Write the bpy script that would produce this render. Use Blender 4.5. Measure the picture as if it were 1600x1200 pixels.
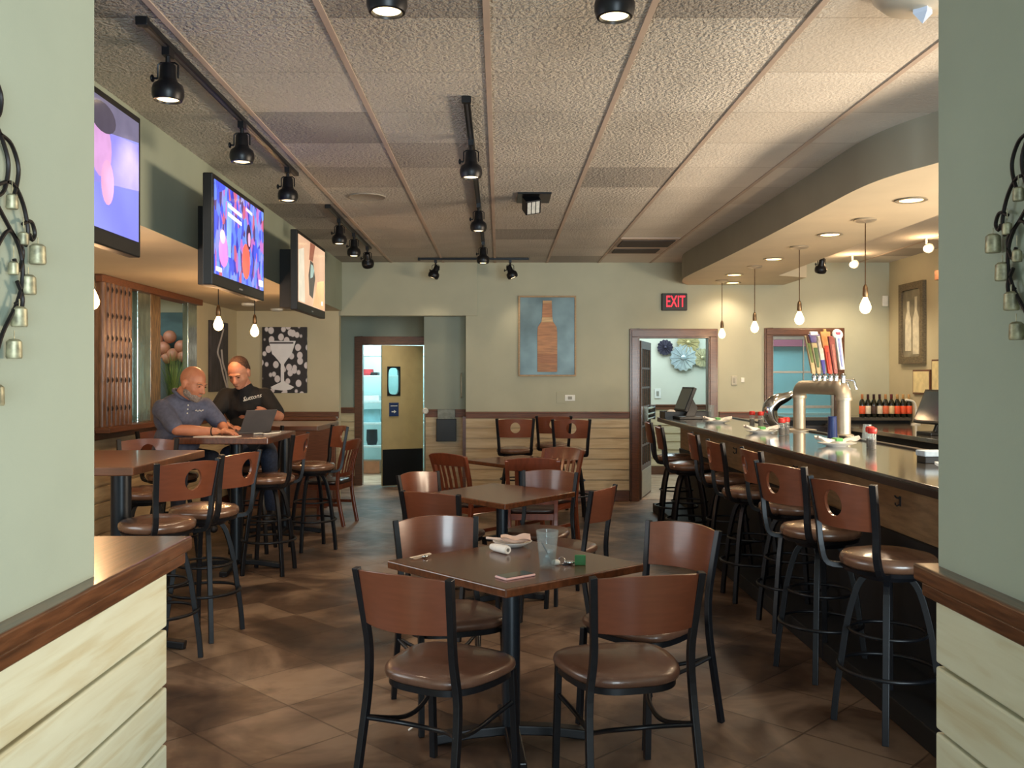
import bpy, bmesh, math, random
from math import sin, cos, pi, radians, atan2, sqrt, hypot
from mathutils import Vector, Matrix
random.seed(7)
for o in list(bpy.data.objects):
    bpy.data.objects.remove(o)
SC = bpy.context.scene
COL = SC.collection
# ------------------------------------------------------------------ camera
cam_data = bpy.data.cameras.new('camera')
cam_data.sensor_width = 36.0
cam_data.lens = 1427.0 / 1600.0 * 36.0
cam_data.shift_x = 20.0 / 1600.0
cam_data.shift_y = -10.0 / 1600.0
cam_data.clip_start = 0.05
cam_data.clip_end = 100
cam = bpy.data.objects.new('camera', cam_data)
cam.location = (0, 0, 1.52)
cam.rotation_euler = (pi / 2, 0, 0)
COL.objects.link(cam)
SC.camera = cam
# ------------------------------------------------------------------ world, exposure
W = bpy.data.worlds.new('world'); SC.world = W; W.use_nodes = True
wb = W.node_tree.nodes['Background']
wb.inputs[0].default_value = (0.62, 0.80, 0.90, 1)
wb.inputs[1].default_value = 0.55
vs = SC.view_settings
vs.view_transform = 'Standard'; vs.look = 'None'; vs.exposure = 0.6; vs.gamma = 1.0
vs.use_curve_mapping = False
# ------------------------------------------------------------------ large lights
def area(name, loc, rot, sx, sy, power, col, spread=None):
    l = bpy.data.lights.new(name, 'AREA'); l.shape = 'RECTANGLE'
    l.size = sx; l.size_y = sy; l.energy = power; l.color = col
    if spread: l.spread = radians(spread)
    o = bpy.data.objects.new(name, l); o.location = loc; o.rotation_euler = rot
    COL.objects.link(o); return o
area('window_daylight', (2.7, -5.2, 1.2), (radians(99), 0, radians(18)), 5.2, 2.4, 570, (0.78, 0.94, 1.0))
area('left_cool_fill', (-3.15, 3.3, 1.55), (radians(97), 0, radians(-90)), 2.3, 1.2, 30, (0.84, 0.94, 1.0))  # unseen cool fill added on the left to brighten the whole room
area('alcove_fill', (-1.45, 12.25, 2.9), (0, 0, 0), .4, .4, 6, (1.0, 0.88, 0.7), 75)  # unseen fill added to brighten the kitchen door, no fixture
area('back_bar_glow', (4.55, 4.6, 1.5), (radians(90), 0, radians(90)), 3.0, .5, 170, (1.0, 0.80, 0.58))
area('hall_daylight', (3.2, 13.2, 2.55), (0, 0, 0), 3.0, 1.5, 52, (0.72, 0.92, 1.0))
area('kitchen_light', (-1.6, 14.1, 2.45), (0, 0, 0), 1.6, 1.2, 60, (0.75, 0.95, 1.0))
area('side_room_light', (-4.3, 9.6, 2.5), (0, 0, 0), 1.4, 2.5, 22, (0.85, 0.97, 0.95))
# ------------------------------------------------------------------ small helpers
def lin(c):
    c = c / 255.0
    return c / 12.92 if c <= 0.04045 else ((c + 0.055) / 1.055) ** 2.4
def rgb(r, g, b):
    return (lin(r), lin(g), lin(b), 1)
_mats = {}
def M(name, col, rough=.5, metal=0.0, n=18.0, amt=.10, bump=0.0, stretch=(1, 1, 1), emis=0.0,
      trans=0.0, coat=0.0, col2=None, bscale=None, ior=1.5, alpha=1.0, detail=3.0, spec=.5):
    if name in _mats: return _mats[name]
    m = bpy.data.materials.new(name); m.use_nodes = True
    nt = m.node_tree; p = nt.nodes['Principled BSDF']
    c = rgb(*col); c2 = rgb(*col2) if col2 else tuple([v * (1 - amt * 2.2) for v in c[:3]] + [1])
    tc = nt.nodes.new('ShaderNodeTexCoord'); mp = nt.nodes.new('ShaderNodeMapping')
    mp.inputs['Scale'].default_value = stretch
    nz = nt.nodes.new('ShaderNodeTexNoise'); nz.inputs['Scale'].default_value = n; nz.inputs['Detail'].default_value = detail
    nt.links.new(tc.outputs['Object'], mp.inputs[0]); nt.links.new(mp.outputs[0], nz.inputs['Vector'])
    rp = nt.nodes.new('ShaderNodeValToRGB')
    rp.color_ramp.elements[0].position = .35; rp.color_ramp.elements[0].color = c2
    rp.color_ramp.elements[1].position = .65; rp.color_ramp.elements[1].color = c
    nt.links.new(nz.outputs['Fac'], rp.inputs[0]); nt.links.new(rp.outputs[0], p.inputs['Base Color'])
    p.inputs['Roughness'].default_value = rough; p.inputs['Metallic'].default_value = metal
    p.inputs['Transmission Weight'].default_value = trans; p.inputs['IOR'].default_value = ior
    p.inputs['Coat Weight'].default_value = coat; p.inputs['Coat Roughness'].default_value = .12
    p.inputs['Specular IOR Level'].default_value = spec
    p.inputs['Alpha'].default_value = alpha
    if emis:
        nt.links.new(rp.outputs[0], p.inputs['Emission Color']); p.inputs['Emission Strength'].default_value = emis
    if bump:
        b = nt.nodes.new('ShaderNodeBump'); b.inputs['Strength'].default_value = bump; b.inputs['Distance'].default_value = .01
        if bscale:
            n2 = nt.nodes.new('ShaderNodeTexNoise'); n2.inputs['Scale'].default_value = bscale; n2.inputs['Detail'].default_value = 4
            nt.links.new(tc.outputs['Object'], n2.inputs['Vector']); nt.links.new(n2.outputs['Fac'], b.inputs['Height'])
        else:
            nt.links.new(nz.outputs['Fac'], b.inputs['Height'])
        nt.links.new(b.outputs[0], p.inputs['Normal'])
    _mats[name] = m
    return m

class MB:
    def __init__(s): s.bm = bmesh.new()
    def _add(s, vs, fs, mi=0):
        bv = [s.bm.verts.new(v) for v in vs]
        for f in fs:
            try:
                q = s.bm.faces.new([bv[i] for i in f]); q.material_index = mi
            except ValueError: pass
        return s
    def box(s, x0, x1, y0, y1, z0, z1, mat=None, mi=0):
        vs = [Vector((x, y, z)) for x in (x0, x1) for y in (y0, y1) for z in (z0, z1)]
        if mat: vs = [mat @ v for v in vs]
        return s._add(vs, [(0, 1, 3, 2), (4, 6, 7, 5), (0, 4, 5, 1), (2, 3, 7, 6), (0, 2, 6, 4), (1, 5, 7, 3)], mi)
    def prism(s, poly, z0, z1, mat=None, mi=0):
        n = len(poly); a = sum(poly[i][0] * poly[(i + 1) % n][1] - poly[(i + 1) % n][0] * poly[i][1] for i in range(n))
        if a < 0: poly = list(reversed(poly))
        vs = [Vector((x, y, z0)) for x, y in poly] + [Vector((x, y, z1)) for x, y in poly]
        if mat: vs = [mat @ v for v in vs]
        fs = [tuple(reversed(range(n))), tuple(range(n, 2 * n))] + [(i, (i + 1) % n, n + (i + 1) % n, n + i) for i in range(n)]
        return s._add(vs, fs, mi)
    def tube(s, pts, r, n=8, closed=False, up=None, rect=None, mi=0):
        pts = [Vector(p) for p in pts]; L = len(pts); rings = []
        rr = r if isinstance(r, (list, tuple)) else [r] * L
        T0 = None; N = None
        for i in range(L):
            if closed: t = pts[(i + 1) % L] - pts[i - 1]
            else: t = pts[min(i + 1, L - 1)] - pts[max(i - 1, 0)]
            t.normalize()
            if N is None:
                a = Vector(up) if up else (Vector((0, 0, 1)) if abs(t.z) < .9 else Vector((0, 1, 0)))
                N = (a - t * a.dot(t)).normalized()
            else:
                N = (N - t * N.dot(t))
                N = N.normalized() if N.length > 1e-6 else Vector((1, 0, 0))
            B = t.cross(N)
            if rect:
                w, h = rect
                ring = [pts[i] + N * (h * sy) + B * (w * sx) for sx, sy in ((-1, -1), (1, -1), (1, 1), (-1, 1))]
            else:
                ring = [pts[i] + N * (rr[i] * cos(2 * pi * k / n)) + B * (rr[i] * sin(2 * pi * k / n)) for k in range(n)]
            rings.append(ring)
        m = 4 if rect else n
        vs = [v for r_ in rings for v in r_]; fs = []
        for i in range(L if closed else L - 1):
            j = (i + 1) % L
            for k in range(m):
                fs.append((i * m + k, i * m + (k + 1) % m, j * m + (k + 1) % m, j * m + k))
        if not closed:
            fs.append(tuple(reversed(range(m)))); fs.append(tuple(range((L - 1) * m, L * m)))
        return s._add(vs, fs, mi)
    def lathe(s, prof, n=20, c=(0, 0, 0), mat=None, mi=0):
        vs = []; fs = []; c = Vector(c)
        for r, z in prof:
            for k in range(n):
                v = Vector((r * cos(2 * pi * k / n), r * sin(2 * pi * k / n), z))
                vs.append((mat @ v if mat else v) + c)
        for i in range(len(prof) - 1):
            for k in range(n):
                fs.append((i * n + k, i * n + (k + 1) % n, (i + 1) * n + (k + 1) % n, (i + 1) * n + k))
        if prof[0][0] > 1e-5: fs.append(tuple(reversed(range(n))))
        if prof[-1][0] > 1e-5: fs.append(tuple(range((len(prof) - 1) * n, len(prof) * n)))
        return s._add(vs, fs, mi)
    def cap(s, p, q, r0, r1, n=14):
        p = Vector(p); q = Vector(q); d = q - p; L = d.length
        R = d.to_track_quat('Z', 'Y').to_matrix() if L > 1e-6 else Matrix.Identity(3)
        prof = [(max(r0 * sin(a), 1e-6), -r0 * cos(a)) for a in [pi / 2 * i / 5 for i in range(6)]]
        prof += [(max(r1 * cos(a), 1e-6), L + r1 * sin(a)) for a in [pi / 2 * i / 5 for i in range(6)]]
        return s.lathe(prof, n, p, R)
    def ell(s, c, r, mat=None, n=18):
        prof = [(max(sin(pi * i / 12), 1e-6), -cos(pi * i / 12)) for i in range(13)]
        S = Matrix.Diagonal(Vector(r)); A = (mat @ S) if mat else S
        return s.lathe(prof, n, c, A)
    def build(s, name, mat, parent=None, smooth=None, bevel=0, seg=2, subsurf=0, weld=True):
        if weld: bmesh.ops.remove_doubles(s.bm, verts=s.bm.verts, dist=1e-5)
        bmesh.ops.recalc_face_normals(s.bm, faces=s.bm.faces)
        me = bpy.data.meshes.new(name); s.bm.to_mesh(me); s.bm.free()
        for m in (mat if isinstance(mat, (list, tuple)) else [mat]): me.materials.append(m)
        o = bpy.data.objects.new(name, me); COL.objects.link(o)
        if parent: o.parent = parent
        if bevel:
            b = o.modifiers.new('bevel', 'BEVEL'); b.width = bevel; b.segments = seg; b.limit_method = 'ANGLE'; b.angle_limit = radians(50)
        if subsurf:
            b = o.modifiers.new('sub', 'SUBSURF'); b.levels = subsurf; b.render_levels = subsurf
        if smooth is not None:
            me.shade_smooth()
            if smooth < 180: me.set_sharp_from_angle(angle=radians(smooth))
        return o

def thing(name, label, cat, loc=(0, 0, 0), rz=0, group=None):
    o = bpy.data.objects.new(name, None); o.empty_display_size = .1
    COL.objects.link(o); o.location = loc; o.rotation_euler = (0, 0, rz)
    o['label'] = label; o['category'] = cat
    if group: o['group'] = group
    return o
def tag(o, label, cat, group=None, kind=None):
    o['label'] = label; o['category'] = cat
    if group: o['group'] = group
    if kind: o['kind'] = kind
    return o
def struct(o):
    o['kind'] = 'structure'; return o
def kids(o): return [c for c in bpy.data.objects if c.parent == o]
def dup(root, loc, rz=0, label=None, group=None):
    r = root.copy(); COL.objects.link(r); r.location = loc; r.rotation_euler = (0, 0, rz)
    if label: r['label'] = label
    if group: r['group'] = group
    for ch in kids(root):
        c = ch.copy(); COL.objects.link(c); c.parent = r
        for g in kids(ch):
            d = g.copy(); COL.objects.link(d); d.parent = c
            d.matrix_parent_inverse = g.matrix_parent_inverse
    return r
def face(fx, fy): return atan2(-fx, fy)

# ------------------------------------------------------------------ materials
def paint_mat(name, col, amt=.03):
    return M(name, col, rough=.75, n=3, amt=amt, bump=.05, bscale=220)
m_sage = paint_mat('sage_paint', (177, 176, 154))
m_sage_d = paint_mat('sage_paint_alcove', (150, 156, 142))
m_cream = paint_mat('cream_paint', (196, 186, 155))
m_tanwall = paint_mat('tan_wall_paint', (188, 180, 152))
m_soffit = paint_mat('soffit_paint', (196, 184, 160))
m_wood = M('dark_walnut_trim', (104, 62, 36), rough=.35, n=10, stretch=(1.2, 1.2, 14), amt=.2, coat=.2)
m_woodh = M('walnut_rail', (118, 70, 42), rough=.5, n=9, stretch=(.8, 8, 14), amt=.18, coat=.03)
m_sill = M('walnut_sill', (104, 64, 38), rough=.3, n=9, stretch=(10, .8, 10), amt=.25, coat=.4, bump=.08)
m_table = M('table_walnut', (98, 55, 32), rough=.26, n=6, stretch=(10, 1, 4), amt=.18, coat=.35, bump=.02)
m_table2 = M('high_table_walnut', (108, 66, 42), rough=.3, n=6, stretch=(1, 10, 4), amt=.15, coat=.3)
m_chairwood = M('chair_back_cherry', (112, 62, 42), rough=.3, n=5, stretch=(1, 6, 14), amt=.06, coat=.35)
m_slatwood = M('slat_chair_cherry', (112, 54, 32), rough=.35, n=6, stretch=(5, 5, 1), amt=.15, coat=.3)
m_black = M('black_metal', (24, 25, 30), rough=.38, metal=.35, n=40, amt=.1)
m_column = M('pedestal_black', (28, 34, 42), rough=.35, metal=.3, n=30, amt=.1)
m_vinyl = M('brown_vinyl', (98, 68, 54), rough=.3, n=30, amt=.08, bump=.1, bscale=260, coat=.35)
m_vinyl_s = M('lit_brown_vinyl', (110, 78, 60), rough=.27, n=30, amt=.08, bump=.08, bscale=260, coat=.5)  # lighter copy of the chair vinyl: light on stool seats put into colour
m_vinyl_d = M('dark_brown_vinyl', (46, 32, 30), rough=.33, n=30, amt=.1, bump=.12, bscale=260, coat=.15)
m_plastic = M('black_plastic', (18, 18, 20), rough=.45, n=40, amt=.1)
m_white = M('white_plastic', (228, 226, 216), rough=.4, n=30, amt=.04)
m_china = M('white_china', (236, 236, 232), rough=.18, n=10, amt=.03)
m_paper = M('white_paper', (240, 232, 222), rough=.8, n=30, amt=.05)
m_steel = M('brushed_steel', (180, 170, 152), rough=.45, metal=.65, n=8, stretch=(1, 1, 3), amt=.05)
m_chrome = M('chrome', (205, 210, 215), rough=.1, metal=1, n=5, amt=.04)
def glass_mat(name, col=(240, 246, 246), alpha=.25, rough=.03, body=.2):
    m = bpy.data.materials.new(name); m.use_nodes = True; nt = m.node_tree
    p = nt.nodes['Principled BSDF']; out = nt.nodes['Material Output']
    tr = nt.nodes.new('ShaderNodeBsdfTransparent'); mx = nt.nodes.new('ShaderNodeMixShader')
    tr.inputs[0].default_value = rgb(*col)
    nz = nt.nodes.new('ShaderNodeTexNoise'); nz.inputs['Scale'].default_value = 6
    mr = nt.nodes.new('ShaderNodeMapRange'); mr.inputs[3].default_value = alpha * .85; mr.inputs[4].default_value = alpha * 1.15
    nt.links.new(nz.outputs['Fac'], mr.inputs[0]); nt.links.new(mr.outputs[0], mx.inputs[0])
    p.inputs['Base Color'].default_value = tuple([v * body for v in rgb(*col)[:3]] + [1]); p.inputs['Roughness'].default_value = rough
    p.inputs['Specular IOR Level'].default_value = .9
    nt.links.new(tr.outputs[0], mx.inputs[1]); nt.links.new(p.outputs[0], mx.inputs[2]); nt.links.new(mx.outputs[0], out.inputs[0])
    return m
m_glass = glass_mat('clear_glass', (246, 250, 250), .14, .03, .6); m_pane = glass_mat('window_glass', (225, 240, 240), .12)

def floor_mat(name, c1, c2, c3, size=.46, rot=45):
    m = bpy.data.materials.new(name); m.use_nodes = True; nt = m.node_tree; N = nt.nodes; L = nt.links
    p = N['Principled BSDF']; tc = N.new('ShaderNodeTexCoord'); mp = N.new('ShaderNodeMapping')
    mp.inputs['Rotation'].default_value = (0, 0, radians(rot)); mp.inputs['Scale'].default_value = (1 / size,) * 3
    L.new(tc.outputs['Object'], mp.inputs[0])
    br = N.new('ShaderNodeTexBrick'); br.offset = 0; br.inputs['Scale'].default_value = 1
    br.inputs['Brick Width'].default_value = 1; br.inputs['Row Height'].default_value = 1
    br.inputs['Mortar Size'].default_value = .012; br.inputs['Mortar Smooth'].default_value = .3
    br.inputs['Color1'].default_value = (.25, .25, .25, 1); br.inputs['Color2'].default_value = (.85, .85, .85, 1)
    br.inputs['Mortar'].default_value = (.5, .5, .5, 1)
    L.new(mp.outputs[0], br.inputs['Vector'])
    n1 = N.new('ShaderNodeTexNoise'); n1.inputs['Scale'].default_value = 1.3; n1.inputs['Detail'].default_value = 5; n1.inputs['Roughness'].default_value = .6
    n1.inputs['Distortion'].default_value = .8
    L.new(tc.outputs['Object'], n1.inputs['Vector'])
    add = N.new('ShaderNodeMath'); add.operation = 'MULTIPLY_ADD'; add.inputs[1].default_value = .22; L.new(br.outputs['Color'], add.inputs[0])
    L.new(n1.outputs['Fac'], add.inputs[2])
    rp = N.new('ShaderNodeValToRGB'); e = rp.color_ramp.elements
    e[0].position = .46; e[0].color = rgb(*c1); e[1].position = .74; e[1].color = rgb(*c3)
    k = e.new(.6); k.color = rgb(*c2)
    L.new(add.outputs[0], rp.inputs[0])
    mx = N.new('ShaderNodeMixRGB'); mx.blend_type = 'MULTIPLY'; L.new(br.outputs['Fac'], mx.inputs[0]); L.new(rp.outputs[0], mx.inputs[1])
    mx.inputs[2].default_value = (.62, .6, .58, 1); L.new(mx.outputs[0], p.inputs['Base Color'])
    n2 = N.new('ShaderNodeTexNoise'); n2.inputs['Scale'].default_value = 7; L.new(tc.outputs['Object'], n2.inputs['Vector'])
    mr = N.new('ShaderNodeMapRange'); mr.inputs[3].default_value = .3; mr.inputs[4].default_value = .55; L.new(n2.outputs['Fac'], mr.inputs[0])
    L.new(mr.outputs[0], p.inputs['Roughness'])
    b = N.new('ShaderNodeBump'); b.inputs['Strength'].default_value = .25; b.inputs['Distance'].default_value = .01
    s = N.new('ShaderNodeMath'); s.operation = 'SUBTRACT'; L.new(n2.outputs['Fac'], s.inputs[0]); L.new(br.outputs['Fac'], s.inputs[1])
    L.new(s.outputs[0], b.inputs['Height']); L.new(b.outputs[0], p.inputs['Normal'])
    return m
m_floor = floor_mat('slate_floor_tiles', (44, 31, 24), (80, 60, 46), (126, 104, 86))
m_floor_hall = floor_mat('hall_floor_tiles', (112, 88, 70), (150, 122, 98), (176, 152, 128))

TX, TY, OX, OY, CZ = .636, .640, -.050, 3.59, 2.935
def ceiling_mat():
    m = bpy.data.materials.new('ceiling_tiles_textured'); m.use_nodes = True; nt = m.node_tree; N = nt.nodes; L = nt.links
    p = N['Principled BSDF']; tc = N.new('ShaderNodeTexCoord'); sep = N.new('ShaderNodeSeparateXYZ'); L.new(tc.outputs['Object'], sep.inputs[0])
    def cell(o, off, s):
        a = N.new('ShaderNodeMath'); a.operation = 'SUBTRACT'; L.new(sep.outputs[o], a.inputs[0]); a.inputs[1].default_value = off
        d = N.new('ShaderNodeMath'); d.operation = 'DIVIDE'; L.new(a.outputs[0], d.inputs[0]); d.inputs[1].default_value = s
        f = N.new('ShaderNodeMath'); f.operation = 'FLOOR'; L.new(d.outputs[0], f.inputs[0])
        fr = N.new('ShaderNodeMath'); fr.operation = 'PINGPONG'; L.new(d.outputs[0], fr.inputs[0]); fr.inputs[1].default_value = .5
        return f, fr
    fx, rx = cell(0, OX, TX); fy, ry = cell(1, OY, TY)
    cb = N.new('ShaderNodeCombineXYZ'); L.new(fx.outputs[0], cb.inputs[0]); L.new(fy.outputs[0], cb.inputs[1])
    wn = N.new('ShaderNodeTexWhiteNoise'); wn.noise_dimensions = '3D'; L.new(cb.outputs[0], wn.inputs['Vector'])
    rp = N.new('ShaderNodeValToRGB'); e = rp.color_ramp.elements
    e[0].position = 0.02; e[0].color = rgb(176, 168, 158); e[1].position = 1; e[1].color = rgb(226, 218, 206)
    k = e.new(.12); k.color = rgb(186, 178, 168); k = e.new(.16); k.color = rgb(214, 205, 192)
    L.new(wn.outputs['Value'], rp.inputs[0])
    gx = N.new('ShaderNodeMath'); gx.operation = 'LESS_THAN'; L.new(ry.outputs[0], gx.inputs[0]); gx.inputs[1].default_value = .008
    mx = N.new('ShaderNodeMixRGB'); mx.blend_type = 'MULTIPLY'; L.new(gx.outputs[0], mx.inputs[0]); L.new(rp.outputs[0], mx.inputs[1]); mx.inputs[2].default_value = (.8, .78, .76, 1)
    st = N.new('ShaderNodeTexNoise'); st.inputs['Scale'].default_value = 1.1; st.inputs['Detail'].default_value = 4; L.new(tc.outputs['Object'], st.inputs['Vector'])
    sr = N.new('ShaderNodeMapRange'); sr.inputs[1].default_value = .3; sr.inputs[2].default_value = .7; sr.inputs[3].default_value = .82; sr.inputs[4].default_value = 1.05; L.new(st.outputs['Fac'], sr.inputs[0])
    m2 = N.new('ShaderNodeMixRGB'); m2.blend_type = 'MULTIPLY'; m2.inputs[0].default_value = 1; L.new(mx.outputs[0], m2.inputs[1]); L.new(sr.outputs[0], m2.inputs[2])
    L.new(m2.outputs[0], p.inputs['Base Color']); p.inputs['Roughness'].default_value = .9; p.inputs['Specular IOR Level'].default_value = .15
    nz = N.new('ShaderNodeTexNoise'); nz.inputs['Scale'].default_value = 56; nz.inputs['Detail'].default_value = 3; nz.inputs['Roughness'].default_value = .55; L.new(tc.outputs['Object'], nz.inputs['Vector'])
    b = N.new('ShaderNodeBump'); b.inputs['Distance'].default_value = .06
    # texture depth differs from tile to tile
    w2 = N.new('ShaderNodeMapRange'); w2.inputs[3].default_value = .75; w2.inputs[4].default_value = 1.0; L.new(wn.outputs['Value'], w2.inputs[0])
    # smoother replacement tiles over the bar side
    sx = N.new('ShaderNodeMapRange'); sx.inputs[1].default_value = .9; sx.inputs[2].default_value = 1.3; sx.inputs[3].default_value = 1; sx.inputs[4].default_value = .18; L.new(sep.outputs[0], sx.inputs[0])
    mm = N.new('ShaderNodeMath'); mm.operation = 'MULTIPLY'; L.new(w2.outputs[0], mm.inputs[0]); L.new(sx.outputs[0], mm.inputs[1])
    L.new(mm.outputs[0], b.inputs['Strength']); L.new(nz.outputs['Fac'], b.inputs['Height']); L.new(b.outputs[0], p.inputs['Normal'])
    return m
m_ceil = ceiling_mat()
m_grid = M('ceiling_grid_paint', (196, 176, 160), rough=.7, n=4, amt=.06)

def board_mat(name, c, c2, c3):
    """whitewashed lapped boards: wide streaks along the board"""
    m = bpy.data.materials.new(name); m.use_nodes = True; nt = m.node_tree; N = nt.nodes; L = nt.links
    p = N['Principled BSDF']; tc = N.new('ShaderNodeTexCoord'); mp = N.new('ShaderNodeMapping'); mp.inputs['Scale'].default_value = (1.2, 1.2, 14)
    L.new(tc.outputs['Object'], mp.inputs[0]); nz = N.new('ShaderNodeTexNoise'); nz.inputs['Scale'].default_value = 2.2; nz.inputs['Detail'].default_value = 6; nz.inputs['Distortion'].default_value = .6
    L.new(mp.outputs[0], nz.inputs['Vector']); rp = N.new('ShaderNodeValToRGB'); e = rp.color_ramp.elements
    e[0].position = .3; e[0].color = rgb(*c2); e[1].position = .75; e[1].color = rgb(*c); k = e.new(.5); k.color = rgb(*c3)
    L.new(nz.outputs['Fac'], rp.inputs[0]); L.new(rp.outputs[0], p.inputs['Base Color']); p.inputs['Roughness'].default_value = .5
    b = N.new('ShaderNodeBump'); b.inputs['Strength'].default_value = .1; b.inputs['Distance'].default_value = .01; L.new(nz.outputs['Fac'], b.inputs['Height']); L.new(b.outputs[0], p.inputs['Normal'])
    return m
m_board = board_mat('whitewashed_boards', (212, 194, 160), (186, 162, 126), (200, 180, 144))
m_board_l = board_mat('cream_boards', (212, 212, 188), (194, 184, 150), (206, 204, 178))

# ------------------------------------------------------------------ room shell
def sb(name, args, mat, bevel=0):
    mb = MB()
    for a in (args if isinstance(args[0], (list, tuple)) else [args]): mb.box(*a)
    return struct(mb.build(name, mat, bevel=bevel))
LX, RX, FY = -3.23, 4.80, 11.24       # left wall, right wall, far wall
BY = -2.0
sb('floor', (LX - .05, RX + .2, BY, 12.95, -.1, 0), m_floor)
sb('floor_hall', (.9, 6.4, 11.4, 15.6, -.095, .004), m_floor_hall)
sb('floor_kitchen', (-3.2, .4, 12.96, 15.6, -.1, .003), m_floor_hall)
sb('floor_side_room', (-6.2, LX - .051, 7.4, 11.5, -.1, .003), m_floor_hall)
sb('ceiling', (LX - .2, RX + .2, BY, 12.95, CZ, CZ + .1), m_ceil)
mb = MB()
for k in range(-5, 8):
    x = OX + k * TX; mb.box(x - .013, x + .013, BY, FY, CZ - .006, CZ)
struct(mb.build('ceiling_grid', m_grid))
mb = MB()   # wall_left with the opening into the side room
mb.box(LX - .05, LX, BY, 7.26, 0, CZ); mb.box(LX - .05, LX, 7.26, 9.6, 0, 1.1); mb.box(LX - .05, LX, 7.26, 9.6, 2.34, CZ); mb.box(LX - .05, LX, 9.6, FY + .12, 0, CZ)
struct(mb.build('wall_left', m_cream))
sb('wall_right', (RX, RX + .2, BY, FY + .12, 0, CZ), m_tanwall)
# far wall: cream part left, sage part centre, door and pass window right
mb = MB(); mb.box(LX, -1.97, FY, FY + .12, 0, CZ)
struct(mb.build('wall_far_left', m_cream))
mb = MB(); mb.box(-1.97, -.41, FY, FY + .12, 2.28, CZ); mb.box(-.41, 1.70, FY, FY + .12, 0, CZ)
struct(mb.build('wall_far_centre', m_sage))
mb = MB()
mb.box(1.70, 2.60, FY, FY + .12, 2.03, CZ); mb.box(2.60, 3.33, FY, FY + .12, 0, CZ); mb.box(3.33, 4.17, FY, FY + .12, 2.04, CZ)
mb.box(4.17, RX, FY, FY + .12, 0, CZ)
struct(mb.build('wall_far_right', m_sage))
# header beam proud of the wall
sb('trim_header', (-1.945, -.27, FY - .035, FY, 2.28, CZ), m_sage)
# alcove
AB = 12.9
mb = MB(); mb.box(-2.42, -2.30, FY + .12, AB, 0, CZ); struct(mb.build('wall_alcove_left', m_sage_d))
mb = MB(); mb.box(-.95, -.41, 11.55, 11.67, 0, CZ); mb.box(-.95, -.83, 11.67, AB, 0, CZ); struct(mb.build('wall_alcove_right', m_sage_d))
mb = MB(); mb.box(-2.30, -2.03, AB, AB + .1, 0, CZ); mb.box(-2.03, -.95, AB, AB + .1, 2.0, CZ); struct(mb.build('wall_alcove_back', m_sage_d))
# left soffit
SZ = 2.34
sb('wall_soffit_left', (LX, -1.933, BY, FY, SZ, CZ), m_soffit)
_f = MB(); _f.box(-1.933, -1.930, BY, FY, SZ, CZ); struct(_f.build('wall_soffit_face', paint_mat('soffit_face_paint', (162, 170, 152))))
# bar soffit with its curved edge
BZ = 2.66
out = [(2.9, 2.0), (2.75, 3.4), (2.5, 4.25), (2.33, 4.84), (2.25, 5.05), (2.19, 5.3), (2.165, 5.6), (2.165, 6.2), (2.16, 7.7), (2.14, 9.0), (2.11, 10.2), (2.13, 10.6), (2.2, 10.95), (2.32, 11.24)]
def cr(P, n=6):
    R = []
    for i in range(len(P) - 1):
        a = P[max(i - 1, 0)]; b = P[i]; c = P[i + 1]; d = P[min(i + 2, len(P) - 1)]
        for k in range(n):
            t = k / n
            R.append(tuple(.5 * ((2 * b[j]) + (-a[j] + c[j]) * t + (2 * a[j] - 5 * b[j] + 4 * c[j] - d[j]) * t * t + (-a[j] + 3 * b[j] - 3 * c[j] + d[j]) * t ** 3) for j in range(len(b))))
    R.append(tuple(P[-1])); return R
poly = cr(out, 5) + [(3.5, 11.24), (3.5, 10.4), (3.12, 10.2), (3.08, 7.5), (3.08, 2.0)]
mb = MB(); mb.prism(poly, BZ, CZ)
struct(mb.build('wall_soffit_bar', m_soffit, smooth=30))
_f = MB(); pts = cr(out, 5)
for i in range(len(pts) - 1):
    (x0, y0), (x1, y1) = pts[i], pts[i + 1]
    _f._add([Vector((x0 - .002, y0, BZ)), Vector((x1 - .002, y1, BZ)), Vector((x1 - .002, y1, CZ)), Vector((x0 - .002, y0, CZ))], [(0, 1, 2, 3)])
struct(_f.build('wall_soffit_bar_face', paint_mat('soffit_bar_face_tone', (150, 146, 130)), smooth=40))  # thin layer over the curved edge, darker than the soffit underside
# hall behind the far wall
m_hall = paint_mat('hall_paint', (214, 212, 194)); m_hallblue = paint_mat('hall_blue_paint', (186, 222, 226))
sb('wall_hall_back', (.9, 3.3, 14.3, 14.4, 0, 2.65), m_hall)
sb('wall_hall_blue', (3.3, 6.4, 13.6, 13.7, 0, 2.65), m_hallblue)
sb('wall_hall_left', (.9, 1.0, 11.37, 14.3, 0, 2.65), m_hall)
sb('wall_hall_right', (6.3, 6.4, 11.37, 13.6, 0, 2.65), m_hall)
sb('ceiling_hall', (.9, 6.4, 11.37, 14.4, 2.65, 2.72), m_hall)
# kitchen
m_kit = M('kitchen_wall', (196, 226, 226), rough=.5, n=4, amt=.03)
sb('wall_kitchen', [(-3.0, .2, 15.3, 15.4, 0, 2.6), (-3.1, -3.0, 13.0, 15.4, 0, 2.6), (.1, .2, 13.0, 15.4, 0, 2.6)], m_kit)
sb('ceiling_kitchen', (-3.1, .2, 13.01, 15.4, 2.6, 2.66), m_kit)
# side room
sb('wall_side_room', [(-6.2, LX - .051, 11.4, 11.5, 0, 2.6), (-6.2, -6.1, 7.4, 11.5, 0, 2.6), (-6.2, LX - .051, 7.3, 7.4, 0, 2.6)], m_cream)
sb('ceiling_side_room', (-6.2, LX - .051, 7.4, 11.5, 2.6, 2.66), m_cream)

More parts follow.
